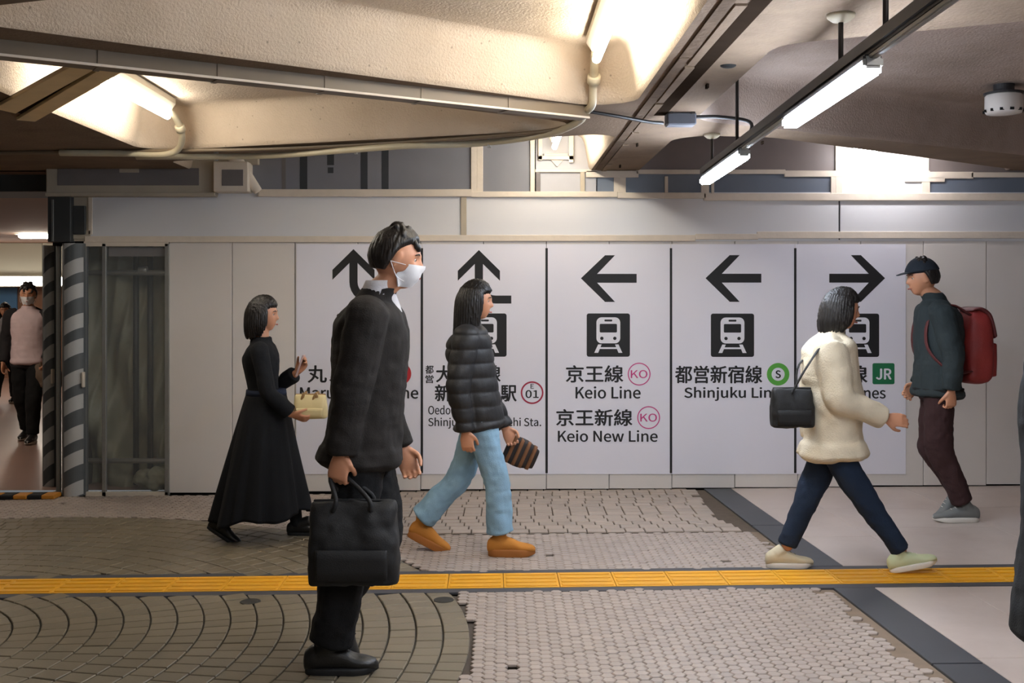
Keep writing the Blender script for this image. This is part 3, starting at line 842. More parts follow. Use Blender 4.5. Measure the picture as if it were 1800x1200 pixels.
for i in range(8):
    x = -4.35 + i * 0.11
    prism('kerb_block', [(x, YW - 0.20), (x + 0.108, YW - 0.20), (x + 0.108, YW - 0.06), (x, YW - 0.06)], floor_z(x), floor_z(x) + 0.035, hz_y if i % 2 else gap_m, t, 0.008)

# ------------------------------------------------------------------ passage on the left
fl2 = obj('floor_passage', mesh_from('floor_passage', [(-14, 8.9, -0.045), (-2.2, 8.9, -0.03), (-2.2, 22, -0.03), (-14, 22, -0.03)], [(0, 1, 2, 3)]), pinkfloor); tag(fl2, kind='structure')
cl2 = obj('ceiling_passage', mesh_from('ceiling_passage', [(-14, 8.72, HC), (-2.2, 8.72, HC), (-2.2, 22, HC), (-14, 22, HC)], [(3, 2, 1, 0)]), brown_ceil); tag(cl2, kind='structure')
o = box('wall_passage_light_stop', -2.3, -2.2, 9.6, 22, -0.05, HC, tarp_m); tag(o, kind='structure')  # unseen wall added to stop light behind the hoarding
wp = box('wall_passage_back', -14, -2.2, 21, 21.1, -0.05, HC, wood_m); tag(wp, kind='structure')
o = box('wall_passage_left', -14.1, -14, 8.7, 22, -0.05, HC, soffit_m); tag(o, kind='structure')
for i in range(9):
    x = -13.2 + i * 1.05 + 0.38
    box('soffit_panel', x, x + 1.04, 20.55, 20.6, 1.92, 2.545, soffit_m, wp, 0.004)
box('beam_drop', -14, -3.5, 9.0, 9.6, HC - 0.14, HC, darkbox, cl2)
t = thing('shopfront_lightbox', (-9, 20.4, 1.74), 'glowing white light strip along the far shop front', 'light box')
box('light_face', -13, -4.6, 20.4, 20.5, 1.75, 1.90, mat('lightbox_glow', (255, 244, 232), 0.4, emit=6.0), t, 0.01)
box('light_case', -13.05, -4.55, 20.45, 20.6, 1.72, 1.93, soffit_m, t, 0.01)
for x, x1 in ((-11.2, -10.5), (-9.8, -9.28), (-8.75, -8.5)):
    box('wall_poster', x, x1, 20.95, 20.99, 1.2, 1.71, blue_m, wp)
t = thing('passage_lamp', (-7.5, 17.6, HC), 'oval white lamp on the brown passage ceiling', 'lamp')
g = Geo(); g.loft([(np.array((-7.72, 17.6, HC - 0.03)), np.array((0, 0.09, 0)), np.array((0, 0, 0.045))), (np.array((-7.28, 17.6, HC - 0.03)), np.array((0, 0.09, 0)), np.array((0, 0, 0.045)))], 3, 16, 0.8)
build('diffuser', g, mat('passage_glow', (255, 240, 220), 0.4, emit=60), t)
box('base_plate', -7.8, -7.2, 17.5, 17.7, HC - 0.012, HC, soffit_m, t)
for y_, lab in ((9.9, 'added unseen lamp in the near passage, beyond the left picture edge'), (15.0, 'added unseen lamp in the middle passage, beyond the left picture edge')):
    px_ = -5.9 if y_ < 10 else -9.6  # extra lamps added out of view to brighten the passage
    t = thing('passage_lamp', (px_, y_, HC), lab, 'lamp', 'added passage lamps beyond the picture edge')
    o = obj('diffuser', g.mesh('diffuser'), MATS['passage_glow'], t, True); o.location = (px_ + 7.5, y_ - 17.6, 0)
# outer shell behind the viewpoint
for nm, q in (('wall_near', (-10, 9, -4.6, -4.5)), ('wall_left', (-10.1, -10, -4.5, 8.7)), ('wall_right', (9, 9.1, -4.5, 8.95))):
    o = box(nm, *q, -0.15, CT + 0.1, board_m); tag(o, kind='structure')

# ------------------------------------------------------------------ printed direction signs
SY = YW - 0.004
pending = []
try:      # the sans that ships with Blender; its built-in face is the fallback
    import os
    fdir = bpy.utils.system_resource('DATAFILES', path='fonts')
    SANS = bpy.data.fonts.load(os.path.join(fdir, 'Noto Sans CJK Regular.woff2'))
except Exception:
    SANS = None
def text(string, px0, px1, py0, py1, m, parent, bold=0.0, name='lettering'):
    c = bpy.data.curves.new(name, 'FONT'); c.body = string; c.size = 1.0; c.resolution_u = 4
    if SANS: c.font = SANS
    o = bpy.data.objects.new('raw_text', c); col.objects.link(o)
    pending.append((o, px0, px1, py0, py1, m, parent, name, bold))

def flush_text():
    dg = bpy.context.evaluated_depsgraph_get()
    for o, px0, px1, py0, py1, m, parent, name, bold in pending:
        me = bpy.data.meshes.new_from_object(o.evaluated_get(dg))
        n = len(me.vertices); co = np.empty(n * 3); me.vertices.foreach_get('co', co); co = co.reshape(-1, 3)
        lo, hi = co.min(0), co.max(0)
        x = WX(px0) + (co[:, 0] - lo[0]) / (hi[0] - lo[0]) * (WX(px1) - WX(px0))
        z = WZ(py1) + (co[:, 1] - lo[1]) / (hi[1] - lo[1]) * (WZ(py0) - WZ(py1))
        co = np.c_[x, np.full(n, SY - 0.0016), z]
        # heavier strokes: copies of the glyphs shifted by a millimetre or two
        fs = [tuple(p.vertices) for p in me.polygons]; V_ = []; F_ = []
        bw = bold * (WZ(py0) - WZ(py1)) * 2.1
        for q, (sx, sz) in enumerate(((0, 0), (bw, 0), (-bw, 0), (0, bw * 0.7), (0, -bw * 0.7))):
            b0 = len(V_); V_ += [(a + sx, y_ - q * 0.00006, z_ + sz) for a, y_, z_ in co]; F_ += [tuple(b0 + i for i in f) for f in fs]
        bpy.data.meshes.remove(me); me = mesh_from(name, V_, F_); me.materials.clear(); me.materials.append(m); me.name = name
        obj(name, me, None, parent)
        d = o.data; bpy.data.objects.remove(o); bpy.data.curves.remove(d)
    pending.clear()

def print_poly(name, pts, m, parent, lift=0.001, th=0.0006):
    """flat print on the sign face"""
    v = [(WX(x), SY - lift, WZ(y)) for x, y in pts] + [(WX(x), SY - lift + th, WZ(y)) for x, y in pts]
    n = len(pts)
    f = [tuple(range(n))] + [(i, n + i, n + (i + 1) % n, (i + 1) % n) for i in range(n)]
    me = mesh_from(name, v, f)
    bm = bmesh.new(); bm.from_mesh(me); bmesh.ops.triangulate(bm, faces=bm.faces); bmesh.ops.recalc_face_normals(bm, faces=bm.faces); bm.to_mesh(me); bm.free()
    return obj(name, me, m, parent)

def circ(cx, cy, r_, n=40): return [(cx + r_ * math.cos(a), cy + r_ * math.sin(a)) for a in np.linspace(0, 2 * math.pi, n, endpoint=False)]
def rrect(x0, y0, x1, y1, r_, n=5):
    out = []
    for cx, cy, a0 in ((x1 - r_, y0 + r_, -90), (x1 - r_, y1 - r_, 0), (x0 + r_, y1 - r_, 90), (x0 + r_, y0 + r_, 180)):
        out += [(cx + r_ * math.cos(math.radians(a0 + 90 * i / n)), cy + r_ * math.sin(math.radians(a0 + 90 * i / n))) for i in range(n + 1)]
    return out
def ring(name, cx, cy, r1, r0, m, parent):
    a, b_ = circ(cx, cy, r1), circ(cx, cy, r0); n = len(a)
    v = [(WX(x), SY - 0.0012, WZ(y)) for x, y in a + b_]
    return obj(name, mesh_from(name, v, [(i, (i + 1) % n, n + (i + 1) % n, n + i) for i in range(n)]), m, parent)

def train_icon(x0, y0, parent, s_=76.0):
    q = lambda x, y: (x0 + x * s_, y0 + y * s_)
    ic = print_poly('train_pictogram', rrect(x0, y0, x0 + s_, y0 + s_, 4), black_m, parent)
    def sub(name, pts, m, lift):
        o = print_poly(name, pts, m, parent, lift); sub_part(o, ic); return o
    a, b_ = q(0.225, 0.09), q(0.775, 0.69); sub('carriage', rrect(*a, *b_, 9), whitep, 0.0016)
    a, b_ = q(0.30, 0.24), q(0.70, 0.44); sub('windscreen', rrect(*a, *b_, 2), black_m, 0.0022)
    a, b_ = q(0.41, 0.14), q(0.59, 0.185); sub('headboard', rrect(*a, *b_, 1.2), black_m, 0.0022)
    for u in (0.35, 0.65): sub('headlight', circ(*q(u, 0.575), 3.0, 16), black_m, 0.0022)
    for sx in (-1, 1):
        sub('track', [q(0.5 + sx * 0.155, 0.715), q(0.5 + sx * 0.235, 0.715), q(0.5 + sx * 0.325, 0.91), q(0.5 + sx * 0.235, 0.91)], whitep, 0.0016)
    sub('sleeper', [q(0.31, 0.78), q(0.69, 0.78), q(0.71, 0.82), q(0.29, 0.82)], whitep, 0.0017)
    return ic

def side_arrow(xt, yc, sgn, parent):
    p = [(0, 0), (42.5, -40.5), (60, -40.5), (28.6, -7.8), (98, -7.8), (98, 7.8), (28.6, 7.8), (60, 41.5), (42.5, 41.5)]
    return print_poly('arrow', [(xt + sgn * x, yc + y) for x, y in p], black_m, parent)
def up_arrow(xc, yt, parent):
    bend = [(xc + 7.2 + 22 - 22 * math.cos(a), yt + 58 + 22 * math.sin(a)) for a in np.linspace(0, math.pi / 2, 8)]
    bend2 = [(xc - 7.2 + 36 - 36 * math.cos(a), yt + 58 + 36 * math.sin(a)) for a in np.linspace(math.pi / 2, 0, 8)]
    p = [(xc, yt), (xc + 37, yt + 36.5), (xc + 37, yt + 54), (xc + 7.2, yt + 24.5)] + bend + [(xc + 57, yt + 80), (xc + 57, yt + 94)] + bend2 + [(xc - 7.2, yt + 24.5), (xc - 37, yt + 54), (xc - 37, yt + 36.5)]
    return print_poly('arrow', p, black_m, parent)

def sheet(px0, px1, label):
    t = thing('direction_sign', (WX((px0 + px1) / 2), SY, WZ(832)), label, 'sign', 'direction signs on the hoarding')
    box('sheet', WX(px0), WX(px1), SY, SY + 0.003, WZ(833), WZ(429), sheet_m, t)
    return t
def divider(px, parent): print_poly('divider_line', [(px - 2.1, 436), (px + 2.1, 436), (px + 2.1, 831), (px - 2.1, 831)], black_m, parent, 0.0014)

t = sheet(521, 741.5, 'white direction sign with bent upward arrow and red ringed letter M')
up_arrow(621.5, 437.7, t); train_icon(592, 551, t); divider(741.6, t)
text('丸ノ内線', 541.5, 676, 642, 672, black_m, t, 0.012)
text('Marunouchi Line', 528, 735, 679, 700, black_m, t, 0.012)
ring('line_badge', 703, 656.5, 20, 12, redring, t); text('M', 696, 710, 650.5, 662.5, black_m, t, 0.02, 'badge_letter')
t = sheet(742.5, 960, 'white direction sign with bent upward arrow and a station number badge')
up_arrow(841.8, 439.3, t); train_icon(814.5, 550.7, t); divider(960.8, t)
text('都', 748, 762, 642, 656.5, black_m, t, 0.01); text('営', 748, 762, 659, 673, black_m, t, 0.01)
text('大江戸線', 767, 879.5, 642, 671.5, black_m, t, 0.012)
text('新宿西口駅', 765, 907.6, 675.5, 705, black_m, t, 0.012)
ring('line_badge', 935.3, 689.8, 20, 17.2, crimson, t); text('E', 932.6, 938.2, 674.5, 682.5, black_m, t, 0.01, 'badge_letter'); text('01', 924, 946.5, 685.5, 699, black_m, t, 0.014, 'badge_letter')
text('Oedo Line', 753, 827, 712, 728, black_m, t, 0.006)
text('Shinjuku-Nishiguchi Sta.', 753, 951, 733.5, 753, black_m, t, 0.006)
t = sheet(961, 1178.5, 'white direction sign with left arrow and two pink circular badges')
side_arrow(1021, 489, 1, t); train_icon(1031.2, 550.7, t); divider(1179.3, t)
text('京王線', 995, 1095, 642, 671.5, black_m, t, 0.012); text('Keio Line', 1012, 1125.5, 679, 700, black_m, t, 0.012)
text('京王新線', 978, 1111, 719, 748, black_m, t, 0.012); text('Keio New Line', 981, 1155.4, 756, 776, black_m, t, 0.012)
for cx, cy in ((1123.3, 657.2), (1140, 733.6)):
    ring('line_badge', cx, cy, 20, 18.2, magenta, t); text('KO', cx - 14.5, cx + 14.5, cy - 7, cy + 7, magenta, t, 0.006, 'badge_letter')
t = sheet(1179.5, 1397, 'white direction sign with left arrow and green ringed letter S')
side_arrow(1240, 488.8, 1, t); train_icon(1249.3, 551, t); divider(1397.6, t)
text('都営新宿線', 1187, 1339, 642.5, 673, black_m, t, 0.012); text('Shinjuku Line', 1203, 1371, 680, 704, black_m, t, 0.012)
ring('line_badge', 1367.5, 657.5, 19.8, 11.5, green, t); text('S', 1363.2, 1371.8, 650.8, 664.2, black_m, t, 0.02, 'badge_letter')
t = sheet(1398, 1592, 'white direction sign with right arrow and square green badge')
side_arrow(1555.4, 488.8, -1, t); train_icon(1469, 551, t)
text('JR線', 1440, 1524, 642.5, 673, black_m, t, 0.012); text('JR Lines', 1462, 1556, 680, 700, black_m, t, 0.012)
print_poly('line_badge', rrect(1533.3, 638, 1572, 675, 3), jrgreen, t); text('JR', 1540, 1566, 648, 666.5, whitep, t, 0.02, 'badge_letter')
flush_text()

# ------------------------------------------------------------------ people
skin = mat('skin', (196, 140, 108), 0.5, sss=0.06, var=0.04, nscale=12)
hair_m = mat('dark_hair', (24, 20, 18), 0.45, var=0.3, nscale=40, bump=0.5, bscale=120, stretch=(1, 1, 0.08))
eye_w = mat('eye_white', (176, 162, 152), 0.35)
eye_d = mat('eye_dark', (18, 14, 12), 0.2)
mask_m = mat('mask_white', (224, 224, 226), 0.7, bump=0.05, bscale=90)
lip_m = mat('lip', (160, 88, 80), 0.5)
def cloth(name, rgb, rough=0.85, var=0.08, bump=0.25, bscale=180): return mat(name, rgb, rough, var=var, nscale=9, bump=bump, bscale=bscale, spec=0.25)
def npv(v): return np.array((v[0], v[1], v[2]), float)
def unit(v): v = npv(v); return v / (np.linalg.norm(v) + 1e-12)
UP = np.array((0, 0, 1.0))

def head_points(n_az=64, n_el=44, grow=0.0, keep=None):
    """unit-head surface: columns forward, left, up in metres, eye level at up = 0"""
    el = np.linspace(-0.497 * math.pi, 0.497 * math.pi, n_el); az = np.linspace(0, 2 * math.pi, n_az, endpoint=False)
    E_, A_ = np.meshgrid(el, az, indexing='ij')
    nf, nl, nw = np.cos(E_) * np.cos(A_), np.cos(E_) * np.sin(A_), np.sin(E_)
    f = np.where(nf > 0, 0.088, 0.104) * np.sign(nf) * np.abs(nf) ** 0.92; l = 0.077 * nl; w_ = 0.116 * nw
    t = np.clip(-nw, 0, 1)
    l = l * (1 - 0.34 * t ** 1.6); f = np.where(nf < 0, f * (1 - 0.45 * t ** 1.3), f * (1 - 0.10 * t ** 2) + 0.022 * t ** 2)
    fr = np.clip(nf, 0, 1) ** 0.5
    g = lambda x, c, s_: np.exp(-((x - c) / s_) ** 2)
    f = f + fr * (0.024 * g(l, 0, 0.011) * np.where(w_ < -0.028, g(w_, -0.028, 0.011), g(w_, -0.028, 0.030)))     # nose
    f = f + fr * 0.006 * g(w_, 0.022, 0.012) * g(l, 0, 0.05)                                                        # brow
    for s_ in (-1, 1): f = f - fr * 0.011 * g(l, s_ * 0.031, 0.016) * g(w_, 0.002, 0.013)                            # sockets
    f = f + fr * 0.008 * g(l, 0, 0.022) * (g(w_, -0.060, 0.007) + g(w_, -0.073, 0.008)) - fr * 0.003 * g(l, 0, 0.03) * g(w_, -0.0665, 0.004)
    f = f + fr * 0.010 * g(l, 0, 0.025) * g(w_, -0.102, 0.016)                                                      # chin
    P = np.stack([f, l, w_], -1)
    if callable(grow) or grow:
        nrm = P / (np.linalg.norm(P, axis=-1, keepdims=True) + 1e-9); P = P + nrm * (grow(P) if callable(grow) else np.full(P.shape[:-1], grow))[..., None]
    return P

class Fig:
    """one person: world joints, facing vector F, scale k; parts are built straight in world space"""
    def __init__(s, label, base, face, k=1.0, group=None):
        s.t = thing('person', base, label, 'person', group)
        s.F = unit((face[0], face[1], 0)); s.L = np.cross(UP, s.F); s.k = k; s.base = npv(base)
        s.g = Geo()
    def frame(s, c, yaw=0.0, pitch=0.0):
        F_ = s.F * math.cos(yaw) + s.L * math.sin(yaw); L_ = np.cross(UP, F_)
        F2 = F_ * math.cos(pitch) - UP * math.sin(pitch); U2 = np.cross(F2, L_)
        return npv(c), F2, L_, U2
    def head(s, c, yaw=0.0, pitch=0.0):
        s.hf = s.frame(c, yaw, pitch); c, F_, L_, U_ = s.hf
        P = head_points() * s.k
        rings = [[c + F_ * p[0] + L_ * p[1] + U_ * p[2] for p in row] for row in P]
        s.g.grid(rings)
        for sg in (-1, 1):
            s.g.loft([(c + L_ * sg * 0.074 * s.k + F_ * (-0.006 + 0.004 * i) * s.k + U_ * (-0.03 + 0.014 * i) * s.k, F_ * r_ * s.k, L_ * 0.009 * s.k) for i, r_ in enumerate((0.010, 0.016, 0.019, 0.02, 0.014))], 3, 12)
    def hw(s, f, l, u): c, F_, L_, U_ = s.hf; return c + (F_ * f + L_ * l + U_ * u) * s.k
    def face(s):
        for sg in (-1, 1):
            g = Geo(); g.ball(s.hw(0.0655, sg * 0.031, 0.002), 0.0108 * s.k, 8); build('eye', g, eye_w, s.t)
            g = Geo(); g.ball(s.hw(0.0715, sg * 0.031, 0.002), 0.0062 * s.k, 6); build('iris', g, eye_d, s.t)
            g = Geo(); g.limb([s.hw(0.087, sg * 0.014, 0.021), s.hw(0.086, sg * 0.03, 0.027), s.hw(0.074, sg * 0.047, 0.022)], [0.003, 0.0035, 0.002], 3, 8); build('eyebrow', g, hair_m, s.t)
        g = Geo(); g.limb([s.hw(0.082, -0.02, -0.067), s.hw(0.0955, 0, -0.066), s.hw(0.082, 0.02, -0.067)], [0.002, 0.0058, 0.002], 4, 8); build('lips', g, lip_m, s.t)
    def hair(s, style, m=None):
        c, F_, L_, U_ = s.hf
        def grow(P):
            f, l, u = P[..., 0], P[..., 1], P[..., 2]
            line = 0.062 - 0.5 * np.clip(0.06 - f, 0, 0.2)        # hairline: high at the forehead, lower behind
            if style in ('long', 'bob'): line = line - 0.02
            else: line = np.where(f < 0.012, 0.03 - np.clip((0.012 - f) / 0.05, 0, 1) * 0.085, 0.062 - 0.6 * np.clip(0.06 - f, 0, 0.05))
            k_ = np.clip((u - line) / 0.016, 0, 1)
            a = np.arctan2(l, f)
            strand = 0.0025 * np.sin(a * 37 + u * 60) + 0.002 * np.sin(a * 83 - u * 90)
            return k_ * (0.017 + strand) + (1 - k_) * (-0.012)
        P = head_points(96, 60, grow) * s.k
        g = Geo().grid([[c + F_ * p[0] + L_ * p[1] + U_ * p[2] for p in row] for row in P])
        if style == 'short':
            for i in range(26):
                a = random.uniform(-2.4, 2.4); e = random.uniform(0.2, 1.4)
                d = np.array((math.cos(e) * math.cos(a) * 0.098, math.cos(e) * math.sin(a) * 0.082, math.sin(e) * 0.124))
                p0 = s.hw(*(d * 0.98)); p1 = s.hw(*(d * 1.07 + np.array((-0.012, 0, 0.012)))); p2 = s.hw(*(d * 1.06 + np.array((-0.03, 0, 0.004))))
                g.limb([p0, p1, p2], [0.012 * s.k, 0.010 * s.k, 0.003], 3, 8)
            return remesh('hair', g, 0.005, m or hair_m, s.t, 2)
        # hanging locks around the back and sides
        drop = {'bob': 0.17, 'long': 0.34}[style]
        n = 30
        for i in range(n):
            a = -2.75 + 5.5 * i / (n - 1) + math.pi       # around the back
            ca, sa = math.cos(a), math.sin(a)
            if ca > 0.55: continue
            ln = drop * random.uniform(0.92, 1.06) * (0.9 if ca > 0 else 1)
            p = [s.hw(0.085 * ca - 0.012, 0.075 * sa, 0.07), s.hw(0.102 * ca - 0.014, 0.087 * sa, 0.01), s.hw(0.100 * ca - 0.018, 0.088 * sa, -0.07)]
            p.append(s.hw(0.085 * ca - 0.03, 0.078 * sa, -ln * 0.75)); p.append(s.hw(0.075 * ca - 0.035, 0.070 * sa, -ln))
            g.limb(p, [0.012 * s.k, 0.016 * s.k, 0.018 * s.k, 0.015 * s.k, 0.006 * s.k], 4, 8)
        def disp(co):
            q = co - c; a = np.arctan2(q @ L_, q @ F_)
            return 0.0022 * np.sin(a * 44 + (q @ U_) * 14) + 0.0016 * np.sin(a * 95)
        return remesh('hair', g, 0.0055, m or hair_m, s.t, 3, disp)
    def mask(s):
        az = np.linspace(-1.12, 1.12, 26); out = []
        P = head_points(128, 80, 0.0045)
        g = Geo(); c, F_, L_, U_ = s.hf
        rows = []
        for u in np.linspace(-0.016, -0.108, 16):
            row = []
            for l in np.linspace(-0.066, 0.066, 24):
                l2 = l * (1.0 if u > -0.07 else 1 - (-0.07 - u) * 6)
                d = (P[..., 1] - l2) ** 2 + (P[..., 2] - u) ** 2 + np.where(P[..., 0] > 0, 0, 1)
                q = P.reshape(-1, 3)[np.argmin(d)]
                bulge = 0.010 * math.exp(-(l / 0.035) ** 2) * math.exp(-((u + 0.055) / 0.03) ** 2)
                row.append((q[0] + 0.002 + bulge, l2, u))
            rows.append(row)
        A = np.array(rows)
        for _ in range(3):
            A[1:-1, 1:-1, 0] = (A[1:-1, 1:-1, 0] * 2 + A[:-2, 1:-1, 0] + A[2:, 1:-1, 0] + A[1:-1, :-2, 0] + A[1:-1, 2:, 0]) / 6
        nr, nc = A.shape[:2]; v = []; f = []
        for off in (0.0, -0.004):
            for i in range(nr):
                for j in range(nc): v.append(s.hw(A[i, j, 0] + off, A[i, j, 1], A[i, j, 2]))
        M = nr * nc
        for i in range(nr - 1):
            for j in range(nc - 1):
                q = i * nc + j; f.append((q, q + 1, q + nc + 1, q + nc)); f.append((M + q, M + q + nc, M + q + nc + 1, M + q + 1))
        o = obj('face_mask', mesh_from('face_mask', v, f), mask_m, s.t, True)
        for sg in (-1, 1):
            for u in (-0.02, -0.085):
                g = Geo(); g.limb([s.hw(0.04, sg * 0.067, u), s.hw(0.01, sg * 0.080, u * 0.8), s.hw(-0.018, sg * 0.082, -0.012)], [0.0018] * 3, 3, 6); e = build('ear_loop', g, mask_m, s.t); sub_part(e, o)
    def hand(s, wr, d, nrm, curl=0.6, side=1, spread=0.0):
        """wrist, pointing direction, palm normal; side +1 puts the thumb towards cross(d, nrm)"""
        d = unit(d); nrm = npv(nrm); nrm = unit(nrm - d * nrm.dot(d)); t = np.cross(d, nrm) * side; k = s.k; wr = npv(wr); g = s.g
        g.loft([(wr - d * 0.02 * k, t * 0.026 * k, nrm * 0.02 * k), (wr + d * 0.01 * k, t * 0.029 * k, nrm * 0.018 * k), (wr + d * 0.045 * k, t * 0.039 * k, nrm * 0.016 * k), (wr + d * 0.085 * k, t * 0.042 * k, nrm * 0.013 * k), (wr + d * 0.098 * k, t * 0.039 * k, nrm * 0.011 * k)], 4, 18)
        for i, (off, ln) in enumerate(((0.032, 0.068), (0.0107, 0.078), (-0.0107, 0.073), (-0.031, 0.056))):
            p = wr + (d * 0.086 + t * off) * k; pts = [p - d * 0.02 * k, p]; a = curl * 0.35 + 0.05 * i * curl; q = p
            for fr, da in ((0.46, 0.9), (0.30, 1.1), (0.24, 0.7)):
                v = d * math.cos(a) + nrm * math.sin(a) + t * off * 1.6 * spread
                q = q + v * ln * fr * k; pts.append(q); a += curl * da
            g.limb(pts, [0.0095 * k, 0.0092 * k, 0.0085 * k, 0.0078 * k, 0.0066 * k], 3, 10, 0.9)
        p = wr + (d * 0.02 + t * 0.024) * k
        v1 = unit(d * 0.75 + t * 0.65 + nrm * 0.25); v2 = unit(d * 0.9 + t * 0.15 + nrm * (0.3 + 0.5 * curl)); v3 = unit(d * 0.9 - t * 0.15 + nrm * (0.3 + 0.6 * curl))
        a_ = p + v1 * 0.042 * k; b_ = a_ + v2 * 0.034 * k; c_ = b_ + v3 * 0.026 * k
        g.limb([p - v1 * 0.01 * k, a_, b_, c_], [0.015 * k, 0.0115 * k, 0.010 * k, 0.0075 * k], 4, 12, 0.9)
    def torso_secs(s, J, add, hem=None, flare=1.0, waist=1.0, hemw=None):
        """sections from hem to neck; J has hip, chest, neck"""
        k = s.k; L_, F_ = s.L, s.F; hip, chest, neck = npv(J['hip']), npv(J['chest']), npv(J['neck'])
        ax = unit(chest - hip)
        F2 = unit(F_ - ax * F_.dot(ax))
        S = []
        if hem is not None:
            S.append((npv(hem), L_ * (0.175 * flare + add) * k, F2 * (0.135 * flare + add) * k))
            S.append(((npv(hem) + hip) / 2, L_ * (0.172 * (1 + flare) / 2 + add) * k, F2 * (0.13 * (1 + flare) / 2 + add) * k))
        S += [(hip, L_ * (0.165 + add) * k, F2 * (0.118 + add) * k), (hip * 0.55 + chest * 0.45, L_ * (0.142 * waist + add) * k, F2 * (0.10 * waist + add) * k),
              (chest, L_ * (0.168 + add) * k, F2 * (0.118 + add) * k), (chest * 0.42 + neck * 0.58, L_ * (0.172 + add) * k, F2 * (0.092 + add) * k),
              (chest * 0.12 + neck * 0.88, L_ * (0.10 + add * 0.7) * k, F2 * (0.068 + add * 0.6) * k), (neck + UP * 0.005, L_ * (0.058 + add * 0.4) * k, F2 * (0.056 + add * 0.4) * k)]
        return S
    def body(s, J, voxel=0.0055):
        k = s.k; g = s.g
        g.loft(s.torso_secs(J, -0.012), 5, 24)
        hc = s.hf[0]
        g.limb([npv(J['neck']) - UP * 0.04, npv(J['neck']) + UP * 0.02, hc - UP * 0.075 * k - s.hf[1] * 0.02 * k, hc - s.hf[1] * 0.02 * k], [0.062 * k, 0.055 * k, 0.053 * k, 0.05 * k], 4, 18)
        for q in 'nf':
            sh, el, wr = npv(J['sh' + q]), npv(J['el' + q]), npv(J['wr' + q])
            g.limb([sh, sh * 0.5 + el * 0.5, el, el * 0.6 + wr * 0.4, wr], [0.05 * k, 0.044 * k, 0.037 * k, 0.036 * k, 0.025 * k], 4, 14)
            hp_, kn, an = npv(J['hip' + q]), npv(J['kn' + q]), npv(J['an' + q])
            g.limb([hp_, hp_ * 0.6 + kn * 0.4, kn, kn * 0.65 + an * 0.35, an], [0.078 * k, 0.072 * k, 0.05 * k, 0.05 * k, 0.034 * k], 4, 16)
        s.body_obj = remesh('body', g, voxel, skin, s.t, 2)
    def wrinkle(s, amp, freq=11.0, seed=0.0, quilt=0):
        amp = amp * 1.7
        def disp(co):
            q = co - s.base + seed
            d = amp * (vnoise(q * np.array((freq, freq, freq * 0.8))) + 0.5 * vnoise(q * freq * 2.3) + 0.35 * np.abs(vnoise(q * np.array((freq * 0.7, freq * 0.7, freq * 2.4)))))
            if quilt:
                z = q[:, 2] / quilt; d = d + 0.011 * (np.abs(np.sin(z * math.pi)) ** 0.5 - 0.6)
            return d
        return disp
    def top(s, J, m, name='jacket', add=0.02, hem=None, flare=1.0, waist=1.08, sleeve=(0.078, 0.066, 0.056, 0.05), cuff=0.97, collar=0.03, amp=0.004, freq=11, quilt=0, voxel=0.007, sleeves=True):
        k = s.k; g = Geo()
        g.loft(s.torso_secs(J, add, hem, flare, waist), 6, 28, 0.25)
        if collar:
            n_ = npv(J['neck']); hd = unit(s.hf[0] - n_)
            g.loft([(n_ - UP * 0.05, s.L * 0.095 * k, s.F * 0.085 * k), (n_, s.L * 0.078 * k, s.F * 0.074 * k), (n_ + hd * collar, s.L * 0.070 * k, s.F * 0.070 * k)], 4, 20, 0.1)
        if sleeves:
            for q in 'nf':
                sh, el, wr = npv(J['sh' + q]), npv(J['el' + q]), npv(J['wr' + q])
                e = el + (wr - el) * cuff
                nk = npv(J['chest']) * 0.3 + npv(J['neck']) * 0.7
                g.limb([sh * 0.75 + nk * 0.25, sh, sh * 0.5 + el * 0.5, el, el * 0.5 + e * 0.5, e], [sleeve[0] * 0.95 * k, sleeve[0] * k, (sleeve[0] + sleeve[1]) / 2 * k, sleeve[1] * k, sleeve[2] * k, sleeve[3] * k], 4, 16, 0.15)
        return remesh(name, g, voxel, m, s.t, 5, s.wrinkle(amp, freq, 3.1, quilt))
    def trousers(s, J, m, r_=(0.098, 0.085, 0.072, 0.066), name='trousers', amp=0.004, end=1.0, voxel=0.007):
        k = s.k; g = Geo(); hip = npv(J['hip'])
        g.loft([(hip - UP * 0.07 * k, s.L * 0.155 * k, s.F * 0.115 * k), (hip, s.L * 0.172 * k, s.F * 0.125 * k), (hip + UP * 0.12 * k, s.L * 0.15 * k, s.F * 0.11 * k)], 4, 24)
        for q in 'nf':
            hp_, kn, an = npv(J['hip' + q]), npv(J['kn' + q]), npv(J['an' + q])
            e = kn + (an - kn) * end
            g.limb([hp_ + UP * 0.03, hp_ * 0.6 + kn * 0.4, kn, kn * 0.5 + e * 0.5, e], [r_[0] * k, r_[0] * 0.97 * k, r_[1] * k, r_[2] * k, r_[3] * k], 5, 18, 0.12)
        return remesh(name, g, voxel, m, s.t, 4, s.wrinkle(amp, 13, 7.7))
    def shoe(s, heel, fwd, m, sole_m, length=0.27, up=(0, 0, 1), ankle=None, height=0.09, sole=0.028, width=0.047, shaft=0.0, tongue=None):
        """heel: back of the sole on the ground; fwd may be pitched"""
        k = s.k; O = npv(heel); Fw = unit(fwd); U_ = npv(up); U_ = unit(U_ - Fw * U_.dot(Fw)); S_ = np.cross(U_, Fw)
        prof = [(0.0, 0.60, 0.75), (0.10, 0.80, 0.95), (0.30, 0.82, 1.0), (0.50, 0.86, 0.82), (0.68, 1.0, 0.58), (0.85, 0.92, 0.48), (0.96, 0.62, 0.38), (1.0, 0.35, 0.26)]
        g = Geo(); secs = []
        for u, wd, ht in prof:
            h = height * ht * k
            secs.append((O + Fw * u * length + U_ * (sole * 0.6 + h * 0.5), S_ * width * wd * k, U_ * h * 0.55))
        g.loft(secs, 4, 20, 0.4)
        a = O + Fw * 0.2 * length + U_ * (sole + height * 0.5)
